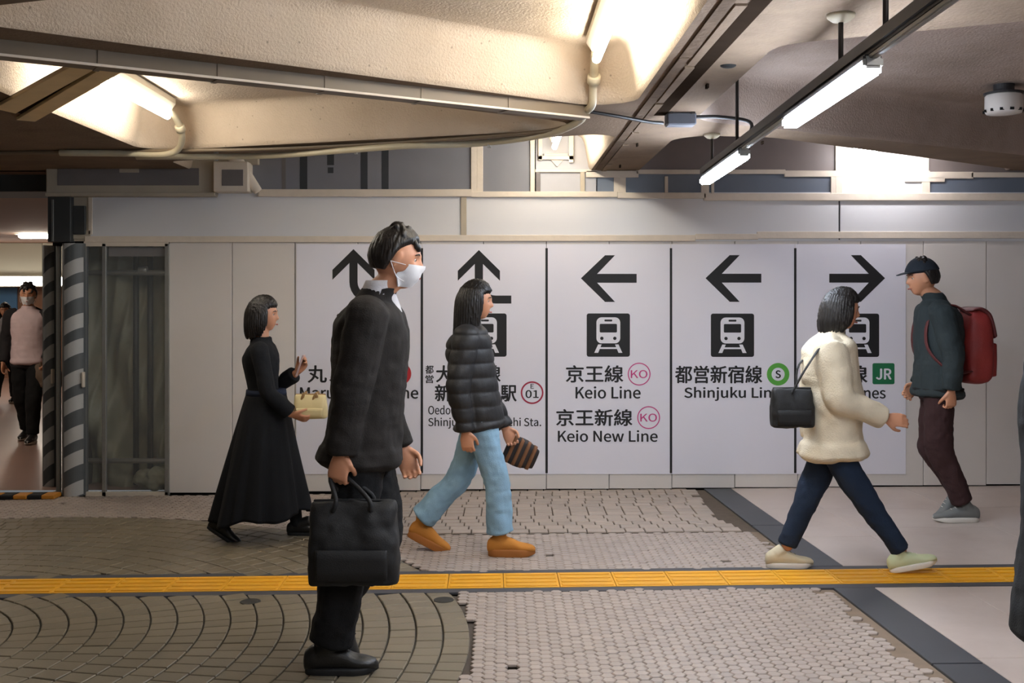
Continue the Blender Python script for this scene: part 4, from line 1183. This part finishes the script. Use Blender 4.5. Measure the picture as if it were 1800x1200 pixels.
        top_ = npv(ankle) if ankle is not None else a + U_ * 0.07
        dr = unit(top_ - a)
        g.limb([a, a + dr * (0.05 + shaft) * k], [(0.040 * k), (0.038 * k)], 4, 16, 0.2)
        up_ = remesh('shoe', g, 0.0055, m, s.t, 2)
        # sole: outline swept upward
        n = 36; out = []
        for i in range(n):
            th = 2 * math.pi * i / n
            u = 0.5 - 0.515 * math.cos(th)
            wd = np.interp(u, [p[0] for p in prof], [p[1] for p in prof]) * width * k * 1.12
            out.append((u, math.sin(th) ** 1.0 * wd if abs(math.sin(th)) > 0.99 else np.sign(math.sin(th)) * abs(math.sin(th)) ** 0.55 * wd))
        rings = []
        for h, gq in ((0.0, 0.97), (0.004, 1.0), (sole * 0.8, 1.0), (sole, 0.96)):
            toe = lambda u: 0.012 * max(0, u - 0.8) / 0.2
            rings.append([O + Fw * ((u - 0.5) * gq + 0.5) * length + S_ * wd * gq + U_ * (h + toe(u)) for u, wd in out])
        so = build('sole', Geo().grid(rings), sole_m, s.t); sub_part(so, up_)
        if tongue:
            for i in range(3):
                u = 0.42 + 0.09 * i; hh = height * np.interp(u, [p[0] for p in prof], [p[2] for p in prof]) * k + sole * 0.6
                lg = Geo(); lg.limb([O + Fw * u * length + S_ * 0.022 * k + U_ * (hh - 0.006), O + Fw * (u + 0.01) * length + U_ * (hh + 0.004), O + Fw * u * length - S_ * 0.022 * k + U_ * (hh - 0.006)], [0.0025] * 3, 3, 6)
                lo = build('lace', lg, tongue, s.t); sub_part(lo, up_)
        return up_

def side_pose(Y, px, off=0.0):
    """joints read off the photograph for a walker crossing the view: name -> (px, py, depth offset)"""
    return {n: PX(a, b_, Y + c + off) for n, (a, b_, c) in px.items()}

def foot_ground(px, Y): 
    x = (px - CX) * Y / F; return np.array((x, Y, floor_z(x)))

black_wool = cloth('black_wool', (24, 23, 22)); dark_coat = cloth('dark_coat', (36, 33, 31)); black_tr = cloth('black_trousers', (20, 20, 21))
leather = mat('black_leather', (24, 23, 22), 0.42, bump=0.1, bscale=150); sole_b = mat('black_rubber', (16, 16, 16), 0.7)

# --- tall man in a dark coat with the black bag
Y = 4.60
f = Fig('person in a dark coat and white mask walking with a large black bag', (PX(640, 1172, Y).x, Y, floor_z(-0.6)), (1, 0), 1.06)
J = side_pose(Y, dict(neck=(662, 524, 0), chest=(652, 590, 0), hip=(640, 768, 0), shn=(645, 556, -0.185), eln=(618, 690, -0.235), wrn=(600, 796, -0.225),
    shf=(655, 556, 0.185), elf=(668, 690, 0.23), wrf=(706, 786, 0.20), hipn=(634, 785, -0.095), knn=(616, 950, -0.09), ann=(582, 1128, -0.09),
    hipf=(646, 785, 0.095), knf=(668, 938, 0.09), anf=(588, 1052, 0.09)))
f.head(PX(699, 455, Y), 0.0, 0.12)
hd = npv(J['wrn']) - npv(J['eln'])
f.hand(J['wrn'], hd, (0.25, 1, 0), 1.25, 1)
f.hand(J['wrf'], npv(J['wrf']) - npv(J['elf']), (0, -1, 0), 0.7, -1)
f.body(J); f.face(); f.hair('short'); f.mask()
f.top(J, dark_coat, 'coat', 0.032, PX(632, 806, Y), 1.08, 1.12, (0.086, 0.074, 0.066, 0.06), 0.98, 0.05, 0.005)
f.trousers(J, black_tr, (0.10, 0.092, 0.088, 0.086), amp=0.005)
f.shoe(foot_ground(538, Y - 0.09), (1, 0.06, 0), leather, sole_b, 0.295, ankle=J['ann'], height=0.098, shaft=0.03, tongue=black_m)
a_ = npv(J['anf']); f.shoe(a_ + np.array((-0.075, 0, -0.045)), (0.5, 0, -0.86), leather, sole_b, 0.285, up=(0.86, 0, 0.5), ankle=J['anf'], height=0.095, shaft=0.02, tongue=black_m)
# shirt collar
g = Geo(); g.loft([(npv(J['neck']) + UP * 0.015, f.L * 0.072, f.F * 0.074), (npv(J['neck']) + UP * 0.075 + f.F * 0.02, f.L * 0.064, f.F * 0.066)], 3, 24, 0); build('shirt_collar', g, cloth('white_shirt', (206, 204, 208)), f.t)
g = Geo(); nb = npv(J['neck']) * 0.5 + npv(J['chest']) * 0.5
g.loft([(npv(J['neck']) + f.F * 0.055 + UP * 0.01, f.L * 0.03, f.F * 0.03), (nb + f.F * 0.085, f.L * 0.045, f.F * 0.04), (npv(J['chest']) + f.F * 0.12 - UP * 0.06, f.L * 0.015, f.F * 0.03)], 4, 16); build('shirt_front', g, MATS['white_shirt'], f.t)

bagm = mat('black_nylon', (20, 20, 21), 0.7, var=0.1, nscale=14, bump=0.2, bscale=220)
def soft_bag(name, label, c, hw, hh, hd, m, top_pt, strap_m=None, tilt=0.0, handle='loops', squash=0.12, cat='bag', lean=(1, 0, 0), amp=0.008, pocket=True):
    c = npv(c); t = thing(name, c - UP * hh, label, cat)
    X_ = unit(lean); Y_ = np.cross(UP, X_)
    g = Geo(); secs = []
    for u, wx, wy in ((-1, 0.93, 0.75), (-0.93, 1.0, 1.0), (-0.3, 1.02, 1.08), (0.4, 0.99, 0.95), (0.85, 0.97, 0.62), (1, 0.93, 0.42)):
        secs.append((c + UP * hh * u, X_ * hw * wx, Y_ * hd * wy))
    g.loft(secs, 5, 32, 0.1, power=0.45)
    bo = remesh('bag_body', g, 0.008, m, t, 4, lambda q: amp * (vnoise((q - c) * 14) + 0.5 * vnoise((q - c) * 30)))
    if pocket:
        g = Geo(); g.loft([(c - UP * hh * 0.82 - Y_ * hd * 1.02, X_ * hw * 0.8, Y_ * 0.012), (c - Y_ * hd * 1.06 - UP * hh * 0.1, X_ * hw * 0.8, Y_ * 0.014)], 3, 20, 0.1, power=0.4)
        build('front_pocket', g, m, t)
    g = Geo(); g.limb([c + UP * hh * 1.0 - X_ * hw * 0.88, c + UP * hh * 1.012, c + UP * hh * 1.0 + X_ * hw * 0.88], [0.006] * 3, 3, 8); build('zip', g, strap_m or m, t)
    tp = npv(top_pt)
    if handle == 'loops':
        for sy in (-1, 1):
            b0 = c + UP * hh * 0.8 + Y_ * sy * hd * 0.7
            g = Geo(); g.limb(catmull([b0 - X_ * hw * 0.42, b0 - X_ * hw * 0.36 + UP * hh * 0.3, tp - X_ * 0.03 + Y_ * sy * 0.004, tp + X_ * 0.03 + Y_ * sy * 0.004, b0 + X_ * hw * 0.36 + UP * hh * 0.3, b0 + X_ * hw * 0.42], 4), [0.009] * 21, 1, 8, 0.3)
            build('handle', g, strap_m or m, t)
    return t
bc = PX(622, 952, Y - 0.22)
soft_bag('shoulder_bag', 'large soft black bag carried low by the tall person in the dark coat', bc, 0.178, 0.165, 0.075, bagm, npv(J['wrn']) + unit(hd) * 0.10 + np.array((0.0, 0.02, 0)), bagm)

# --- woman in the long black dress
Y = 7.07
f = Fig('person with bobbed dark hair in a long flared black dress', (PX(455, 945, Y).x, Y, floor_z(-1.6)), (1, 0), 0.93)
J = side_pose(Y, dict(neck=(459, 598, 0), chest=(458, 632, 0), hip=(466, 718, 0), shn=(455, 616, -0.16), eln=(472, 690, -0.21), wrn=(512, 728, -0.17),
    shf=(459, 616, 0.16), elf=(485, 680, 0.19), wrf=(520, 656, 0.12), hipn=(462, 728, -0.085), knn=(440, 840, -0.08), ann=(386, 918, -0.08),
    hipf=(470, 728, 0.085), knf=(508, 830, 0.08), anf=(522, 922, 0.08)))
f.head(PX(464, 552, Y), 0.0, 0.05)
f.hand(J['wrn'], (1, 0, -0.35), (0, 0.6, 0.8), 1.0, 1); f.hand(J['wrf'], (0.7, -0.1, 0.7), (-0.5, -0.6, 0.4), 0.8, -1)
f.body(J); f.face(); f.hair('bob')
dress = cloth('black_dress', (17, 19, 23)); 
f.top(J, dress, 'bodice', 0.006, None, 1, 0.95, (0.062, 0.055, 0.058, 0.06), 0.92, 0.02, 0.003)
wa, he = npv(PX(468, 690, Y)), npv(PX(460, 905, Y))
rings = []; NT = 120
ra = random.Random(3); ph = [ra.uniform(0, 6.28) for _ in range(4)]
for i in range(40):
    u = i / 39; c_ = wa * (1 - u) + he * u
    a0 = 0.125 + (0.335 - 0.125) * u ** 0.95; b0 = 0.150 + (0.30 - 0.150) * u ** 0.85
    row = []
    for j in range(NT):
        th = 2 * math.pi * j / NT
        fold = 1 + u * (0.055 * math.sin(th * 9 + ph[0] + u * 1.2) + 0.035 * math.sin(th * 14 + ph[1]) + 0.02 * math.sin(th * 23 + ph[2]))
        tail = -0.02 * u * math.cos(th)
        zz = 0.035 * u ** 3 * math.cos(th) + 0.02 * u ** 4 * math.sin(th * 5 + ph[3])
        row.append(c_ + f.F * (a0 * fold * math.cos(th) + tail) + f.L * b0 * fold * math.sin(th) + UP * zz)
    rings.append(row)
inner = [[p * 0.985 + (c0 := npv(he)) * 0.015 + UP * 0.004 for p in rings[-1]], [p * 0.55 + he * 0.45 + UP * 0.25 for p in rings[-1]]]
build('skirt', Geo().grid(rings + inner), dress, f.t)
g = Geo(); g.loft([(wa - UP * 0.012, f.F * 0.130, f.L * 0.155), (wa + UP * 0.022, f.F * 0.126, f.L * 0.150)], 2, 40, 0); build('belt', g, cloth('navy_belt', (30, 38, 56)), f.t)
f.shoe(foot_ground(364, Y - 0.08) + UP * 0.085, (0.82, 0, -0.5), leather, sole_b, 0.24, up=(0.5, 0, 0.82), ankle=J['ann'], height=0.085, width=0.042, shaft=0.06, sole=0.02)
f.shoe(foot_ground(506, Y + 0.08), (1, 0, 0), leather, sole_b, 0.24, ankle=J['anf'], height=0.085, width=0.042, shaft=0.06, sole=0.02)
g = Geo()
for q_ in 'nf': g.limb([npv(J['kn' + q_]) + UP * 0.1, npv(J['kn' + q_]) * 0.6 + npv(J['an' + q_]) * 0.4, npv(J['an' + q_])], [0.052, 0.052, 0.038], 4, 16)
build('tights', g, black_tr, f.t)
soft_bag('handbag', 'small cream handbag held in front by the person in the black dress', PX(546, 714, Y - 0.12), 0.105, 0.075, 0.05, mat('cream_leather', (206, 190, 142), 0.5, var=0.06), npv(J['wrn']) + np.array((0.06, 0.03, -0.01)), mat('tan_strap', (150, 118, 76), 0.5), amp=0.003)
t = thing('phone', PX(528, 642, Y + 0.1), 'pale phone held up by the person in the black dress', 'phone')
o = box('phone_body', -0.005, 0.005, -0.036, 0.036, -0.074, 0.074, mat('phone_pale', (196, 166, 160), 0.3), None, 0.003)
o2 = box('phone_screen', -0.0062, -0.0052, -0.032, 0.032, -0.068, 0.068, gap_m, None)
for q in (o, o2):
    q.parent = t; q.rotation_euler = (0, 0.35, 0)

# --- person in black puffer and light jeans
Y = 6.61
f = Fig('person with long dark hair in a black quilted jacket and light blue jeans', (PX(850, 970, Y).x, Y, 0), (1, 0), 0.97)
J = side_pose(Y, dict(neck=(824, 572, 0), chest=(824, 612, 0), hip=(843, 736, 0), shn=(820, 592, -0.165), eln=(806, 678, -0.21), wrn=(818, 758, -0.20),
    shf=(828, 592, 0.165), elf=(852, 682, 0.2), wrf=(888, 752, 0.17), hipn=(845, 748, -0.09), knn=(872, 842, -0.09), ann=(880, 934, -0.09),
    hipf=(841, 748, 0.09), knf=(806, 842, 0.09), anf=(742, 908, 0.09)))
f.head(PX(838, 528, Y), 0.0, 0.08)
f.hand(J['wrn'], npv(J['wrn']) - npv(J['eln']), (0.2, 1, 0), 0.8, 1); f.hand(J['wrf'], npv(J['wrf']) - npv(J['elf']), (0, -1, 0), 1.1, -1)
f.body(J); f.face(); f.hair('long')
f.top(J, mat('black_puffer', (30, 29, 30), 0.6, var=0.1, bump=0.15, bscale=90), 'jacket', 0.03, PX(842, 748, Y), 1.0, 1.15, (0.08, 0.07, 0.064, 0.056), 0.97, 0.05, 0.003, 9, quilt=0.085)
jean = cloth('light_denim', (134, 168, 190), bump=0.35, bscale=240)
f.trousers(J, jean, (0.092, 0.08, 0.08, 0.086), 'jeans', 0.006)
suede = mat('tan_suede', (190, 124, 48), 0.9, var=0.06, bump=0.2, bscale=200); tsole = mat('tan_sole', (160, 98, 40), 0.8)
f.shoe(foot_ground(859, Y - 0.09), (1, 0, 0), suede, tsole, 0.275, ankle=J['ann'], height=0.095, sole=0.045, width=0.052, shaft=0.05)
f.shoe(foot_ground(716, Y + 0.09) + UP * 0.085, (0.85, 0, -0.42), suede, tsole, 0.27, up=(0.42, 0, 0.85), ankle=J['anf'], height=0.095, sole=0.045, width=0.052, shaft=0.05)
# checked clutch: built in stripes of brown and black
t = thing('checked_bag', PX(918, 800, Y + 0.17), 'brown and black checked pouch bag swinging ahead of the blue jeans', 'bag')
ang = 0.42; c_ = npv(PX(918, 797, Y + 0.18)); ax = np.array((math.cos(ang), 0, -math.sin(ang))) ; ay = np.array((math.sin(ang), 0, math.cos(ang)))
brown = mat('brown_check', (120, 78, 46), 0.7, var=0.08); dk = mat('dark_check', (34, 26, 24), 0.7)
g = Geo(); g.loft([(c_ - ax * 0.105, ay * 0.085, np.array((0, 0.03, 0))), (c_, ay * 0.09, np.array((0, 0.04, 0))), (c_ + ax * 0.09, ay * 0.06, np.array((0, 0.03, 0)))], 4, 24, 0.2, power=0.5); build('pouch', g, dk, t)
for i, u in enumerate((-0.075, -0.03, 0.015, 0.06)):
    k_ = 0.088 - 0.18 * max(0, u)
    g = Geo(); g.loft([(c_ + ax * (u - 0.011), ay * (k_ + 0.003), np.array((0, 0.043 - 0.03 * abs(u), 0))), (c_ + ax * (u + 0.011), ay * (k_ + 0.001), np.array((0, 0.043 - 0.03 * abs(u), 0)))], 1, 24, 0, power=0.5); build('check_band', g, brown, t)
g = Geo(); g.limb(catmull([c_ - ax * 0.09 + ay * 0.07, npv(J['wrf']) + np.array((0.02, 0, -0.07)), c_ + ay * 0.085 + ax * 0.0], 5), [0.007] * 11, 1, 8); build('wrist_strap', g, brown, t)

# --- person in the cream jacket
Y = 6.10
f = Fig('person with bobbed dark hair in a cream jacket and navy jeans', (PX(1480, 1002, Y).x, Y, floor_z(1.9)), (1, 0), 0.94)
J = side_pose(Y, dict(neck=(1461, 588, 0), chest=(1457, 630, 0), hip=(1464, 762, 0), shn=(1456, 612, -0.17), eln=(1478, 700, -0.225), wrn=(1556, 735, -0.20),
    shf=(1462, 612, 0.17), elf=(1432, 695, 0.22), wrf=(1425, 772, 0.22), hipn=(1462, 782, -0.085), knn=(1522, 880, -0.085), ann=(1584, 968, -0.085),
    hipf=(1458, 782, 0.085), knf=(1418, 878, 0.085), anf=(1383, 960, 0.085)))
f.head(PX(1481, 543, Y), 0.0, 0.15)
f.hand(J['wrn'], (1, 0, -0.12), (0, 0.9, -0.3), 0.5, -1); f.hand(J['wrf'], (0, 0, -1), (0, -1, 0), 0.8, -1)
f.body(J); f.face(); f.hair('bob')
cream = cloth('cream_fleece', (214, 201, 176), bump=0.5, bscale=120)
f.top(J, cream, 'jacket', 0.045, PX(1463, 796, Y), 1.16, 1.35, (0.095, 0.088, 0.078, 0.062), 0.95, 0.06, 0.007, 8)
f.trousers(J, cloth('navy_denim', (30, 42, 60)), (0.092, 0.076, 0.064, 0.056), 'jeans', 0.004, 0.97)
sneak = mat('pale_sneaker', (196, 186, 158), 0.7, var=0.06, bump=0.1, bscale=120); wsole = mat('pale_sole', (214, 208, 198), 0.6)
f.shoe(foot_ground(1348, Y + 0.085), (1, 0, 0), sneak, wsole, 0.26, ankle=J['anf'], height=0.088, sole=0.03, tongue=mat('olive_lace', (110, 112, 78), 0.7))
gs = mat('lime_sneaker', (196, 204, 164), 0.7, var=0.08)
f.shoe(foot_ground(1566, Y - 0.085) + UP * 0.006, (0.975, 0, 0.2), gs, wsole, 0.26, up=(-0.2, 0, 0.975), ankle=J['ann'], height=0.088, sole=0.03, tongue=wsole)
soft_bag('shoulder_bag', 'black shoulder bag behind the cream jacket', PX(1392, 716, Y - 0.12), 0.115, 0.105, 0.055, bagm, PX(1420, 640, Y - 0.12), bagm, handle='none')
bt = bpy.data.objects['shoulder_bag.001']
a0 = npv(PX(1392, 690, Y - 0.16))
g = Geo(); g.limb(catmull([a0, npv(PX(1415, 650, Y - 0.24)), npv(PX(1450, 597, Y - 0.17)), npv(PX(1452, 600, Y - 0.03)), npv(PX(1405, 640, Y - 0.02)), npv(PX(1400, 692, Y - 0.08))], 5), [(0.016, 0.004)] * 26, 1, 8); build('strap', g, bagm, bt)

# --- person with the red backpack walking left
Y = 7.45
f = Fig('person in a dark teal jacket and maroon trousers with a red backpack', (PX(1665, 912, Y).x, Y, floor_z(3.0)), (-1, 0), 1.02)
J = side_pose(Y, dict(neck=(1644, 528, 0), chest=(1650, 565, 0), hip=(1647, 678, 0), shn=(1656, 548, -0.18), eln=(1676, 622, -0.225), wrn=(1672, 686, -0.215),
    shf=(1648, 548, 0.18), elf=(1640, 622, 0.225), wrf=(1612, 676, 0.2), hipn=(1650, 692, -0.09), knn=(1652, 790, -0.09), ann=(1692, 880, -0.09),
    hipf=(1644, 692, 0.09), knf=(1638, 788, 0.09), anf=(1686, 862, 0.09)))
f.head(PX(1620, 488, Y), 0.0, 0.1)
f.hand(J['wrn'], (0, 0, -1), (-0.3, 1, 0), 1.4, -1); f.hand(J['wrf'], (-0.7, 0, -0.7), (0, -1, 0), 0.9, 1)
f.body(J); f.face(); f.hair('short')
# knitted cap
c_, F_, L_, U_ = f.hf
P = head_points(48, 34, lambda P: np.where(P[..., 2] > 0.035, 0.024, -0.02))
g = Geo().grid([[c_ + (F_ * p[0] + L_ * p[1] + U_ * p[2]) * 1.02 for p in row] for row in P]); capm = cloth('navy_cap', (38, 44, 52))
cap = remesh('cap', g, 0.006, capm, f.t, 3)
g = Geo(); g.loft([(c_ + F_ * 0.07 + U_ * 0.045, L_ * 0.07, U_ * 0.008), (c_ + F_ * 0.12 + U_ * 0.04, L_ * 0.062, U_ * 0.006), (c_ + F_ * 0.16 + U_ * 0.032, L_ * 0.035, U_ * 0.004)], 4, 18); o = build('cap_brim', g, capm, f.t); sub_part(o, cap)
f.top(J, cloth('dark_teal', (46, 54, 56)), 'jacket', 0.03, PX(1648, 692, Y), 1.0, 1.15, (0.082, 0.072, 0.064, 0.054), 0.96, 0.06, 0.005)
g = Geo(); hb = npv(PX(1648, 690, Y)); g.loft([(hb - UP * 0.02, f.L * 0.200, f.F * 0.160), (hb + UP * 0.035, f.L * 0.203, f.F * 0.162)], 3, 40, 0.05); build('jacket_hem', g, black_wool, f.t)
f.trousers(J, cloth('maroon_trousers', (56, 36, 36)), (0.096, 0.085, 0.074, 0.07), 'trousers', 0.005)
gsneak = mat('grey_sneaker', (112, 114, 112), 0.7, var=0.08, bump=0.1, bscale=120)
f.shoe(foot_ground(1719, Y - 0.09), (-1, 0, 0), gsneak, wsole, 0.30, ankle=J['ann'], height=0.092, sole=0.032, tongue=wsole)
f.shoe(npv(J['anf']) + np.array((0.07, 0, -0.07)), (-0.8, 0, -0.6), gsneak, wsole, 0.29, up=(-0.6, 0, 0.8), ankle=J['anf'], height=0.092, sole=0.032, tongue=wsole)
t = thing('backpack', PX(1712, 666, Y), 'red backpack worn on the dark teal jacket', 'backpack')
red = mat('red_nylon', (134, 40, 36), 0.6, var=0.1, bump=0.2, bscale=120); redd = mat('dark_red_nylon', (86, 30, 30), 0.6)
c_ = npv(PX(1710, 604, Y)); g = Geo()
g.loft([(c_ + np.array((0, 0, z)), np.array((wx, 0, 0)), np.array((0, wy, 0))) for z, wx, wy in ((-0.245, 0.085, 0.14), (-0.2, 0.10, 0.155), (0.0, 0.10, 0.155), (0.15, 0.085, 0.145), (0.235, 0.05, 0.11))], 5, 28, 0.3, power=0.55)
remesh('pack_body', g, 0.008, red, t, 4, lambda q: 0.008 * vnoise((q - c_) * 13))
g = Geo(); g.loft([(c_ + np.array((0.09, 0, z)), np.array((0.035, 0, 0)), np.array((0, wy, 0))) for z, wy in ((-0.21, 0.11), (-0.1, 0.12), (0.0, 0.115))], 4, 20, 0.4, power=0.5); build('front_pocket', g, red, t)
g = Geo(); g.loft([(c_ + np.array((x, 0, z)), np.array((0, 0.15 - 0.05 * abs(x + 0.02) * 4, 0)), np.array((0.012, 0, 0.012))) for x, z in ((-0.05, 0.235), (0.0, 0.24), (0.06, 0.2), (0.09, 0.12), (0.105, 0.05))], 4, 16, 0.3, power=0.5); build('top_flap', g, redd, t)
for sy in (-1, 1):
    g = Geo(); g.limb(catmull([c_ + np.array((-0.06, sy * 0.09, 0.2)), npv(PX(1660, 536, Y)) + np.array((0, sy * 0.11, 0.0)), npv(PX(1628, 556, Y)) + np.array((-0.02, sy * 0.11, 0)), npv(PX(1620, 610, Y)) + np.array((-0.01, sy * 0.13, 0)), npv(PX(1650, 650, Y)) + np.array((0, sy * 0.215, 0)), c_ + np.array((-0.06, sy * 0.12, -0.18))], 5), [(0.022, 0.008)] * 26, 1, 8); build('shoulder_strap', g, redd, t)

# --- people in the passage, walking towards the viewpoint
def front_walker(label, X, Y, k, cap_m, top_m, leg_m, mask=False, style='short', bag=None, step=1, yaw=0.15, vox=0.009):
    f = Fig(label, (X, Y, -0.03), (0.12, -1), k)
    b = f.base
    def q(fw, l, u): return b + f.F * fw * k + f.L * l * k + UP * u * k
    J = dict(neck=q(0, 0, 1.44), chest=q(0, 0, 1.28), hip=q(0, 0, 0.92), shn=q(0, 0.18, 1.37), eln=q(-0.03, 0.25, 1.10), wrn=q(0.10, 0.2, 0.90),
             shf=q(0, -0.18, 1.37), elf=q(-0.04, -0.25, 1.10), wrf=q(0.06, -0.25, 0.86), hipn=q(0, 0.09, 0.88), knn=q(0.14 * step, 0.09, 0.48), ann=q(0.16 * step, 0.09, 0.10),
             hipf=q(0, -0.09, 0.88), knf=q(-0.04 * step, -0.09, 0.48), anf=q(-0.2 * step, -0.09, 0.12))
    f.head(q(0.03, 0, 1.595), yaw, 0.1)
    f.hand(J['wrn'], (0, -0.4, -1), (-1, 0, 0), 0.9, 1); f.hand(J['wrf'], (0, 0, -1), (1, 0, 0), 0.8, -1)
    f.body(J, vox); f.face(); f.hair(style)
    if mask: f.mask()
    f.top(J, top_m, 'shirt', 0.022, q(0, 0, 0.86), 1.0, 1.1, voxel=vox, sleeves=False)
    J2 = {n: (npv(p) - f.F * 0.055 * k if n in ('neck', 'chest', 'hip') else p) for n, p in J.items()}
    f.top(J2, cap_m, 'jacket', 0.038, q(-0.055, 0, 0.82), 1.0, 1.1, voxel=vox, collar=0)
    f.trousers(J, leg_m, voxel=vox)
    for a_, l in (('ann', 0.09), ('anf', -0.09)):
        p = npv(J[a_]); p = np.array((p[0], p[1], b[2])); f.shoe(p - f.F * 0.07 * k, f.F, leather, wsole, 0.27 * k, ankle=J[a_], height=0.09)
    return f, q
pk = cloth('pale_pink_shirt', (206, 184, 186)); gr = cloth('grey_shirt', (150, 148, 152))
f, q = front_walker('person in a white mask and pale pink shirt walking up the passage', -5.14, 11.9, 1.0, cloth('charcoal_jacket', (40, 38, 40)), pk, black_tr, True)
soft_bag('shopping_bag', 'brown bag carried by the masked person in the passage', q(0.1, 0.22, 0.72), 0.15, 0.13, 0.06, mat('brown_bag', (92, 74, 58), 0.7, var=0.1), q(0.14, 0.2, 0.82), None, pocket=False)
front_walker('person with grey shirt farthest away in the passage', -7.3, 16.1, 0.86, black_wool, gr, black_tr, False, 'bob', step=-1, vox=0.011)

# --- passer-by cut off by the right picture edge
Y = 3.0
f = Fig('passer-by in a dark coat cut off by the right picture edge', (1.608, Y, floor_z(1.608)), (-1, 0), 1.0)
b = f.base
def q(fw, l, u): return b + f.F * fw + f.L * l + UP * u
J = dict(neck=q(0.0, 0, 1.42), chest=q(0, 0, 1.26), hip=q(0, 0, 0.92), shn=q(0, 0.17, 1.35), eln=q(-0.05, 0.22, 1.08), wrn=q(0.02, 0.22, 0.86), shf=q(0, -0.17, 1.35), elf=q(0, -0.22, 1.08), wrf=q(-0.03, -0.22, 0.85),
         hipn=q(0, 0.09, 0.86), knn=q(0.06, 0.09, 0.48), ann=q(-0.02, 0.09, 0.1), hipf=q(0, -0.09, 0.86), knf=q(-0.03, -0.09, 0.48), anf=q(-0.1, -0.09, 0.12))
f.head(q(0.03, 0, 1.575), 0, 0.05); f.hand(J['wrn'], (0, 0, -1), (0, -1, 0), 0.8, -1); f.hand(J['wrf'], (0, 0, -1), (0, 1, 0), 0.8, 1)
f.body(J, 0.007); f.face(); f.hair('short')
f.top(J, cloth('slate_coat', (38, 40, 42)), 'coat', 0.035, q(0, 0, 0.6), 1.1, 1.15)
f.trousers(J, cloth('wine_trousers', (60, 30, 36)))
for a_ in ('ann', 'anf'):
    p = npv(J[a_]); f.shoe(np.array((p[0] + 0.07, p[1], b[2])), f.F, leather, sole_b, 0.28, ankle=J[a_])
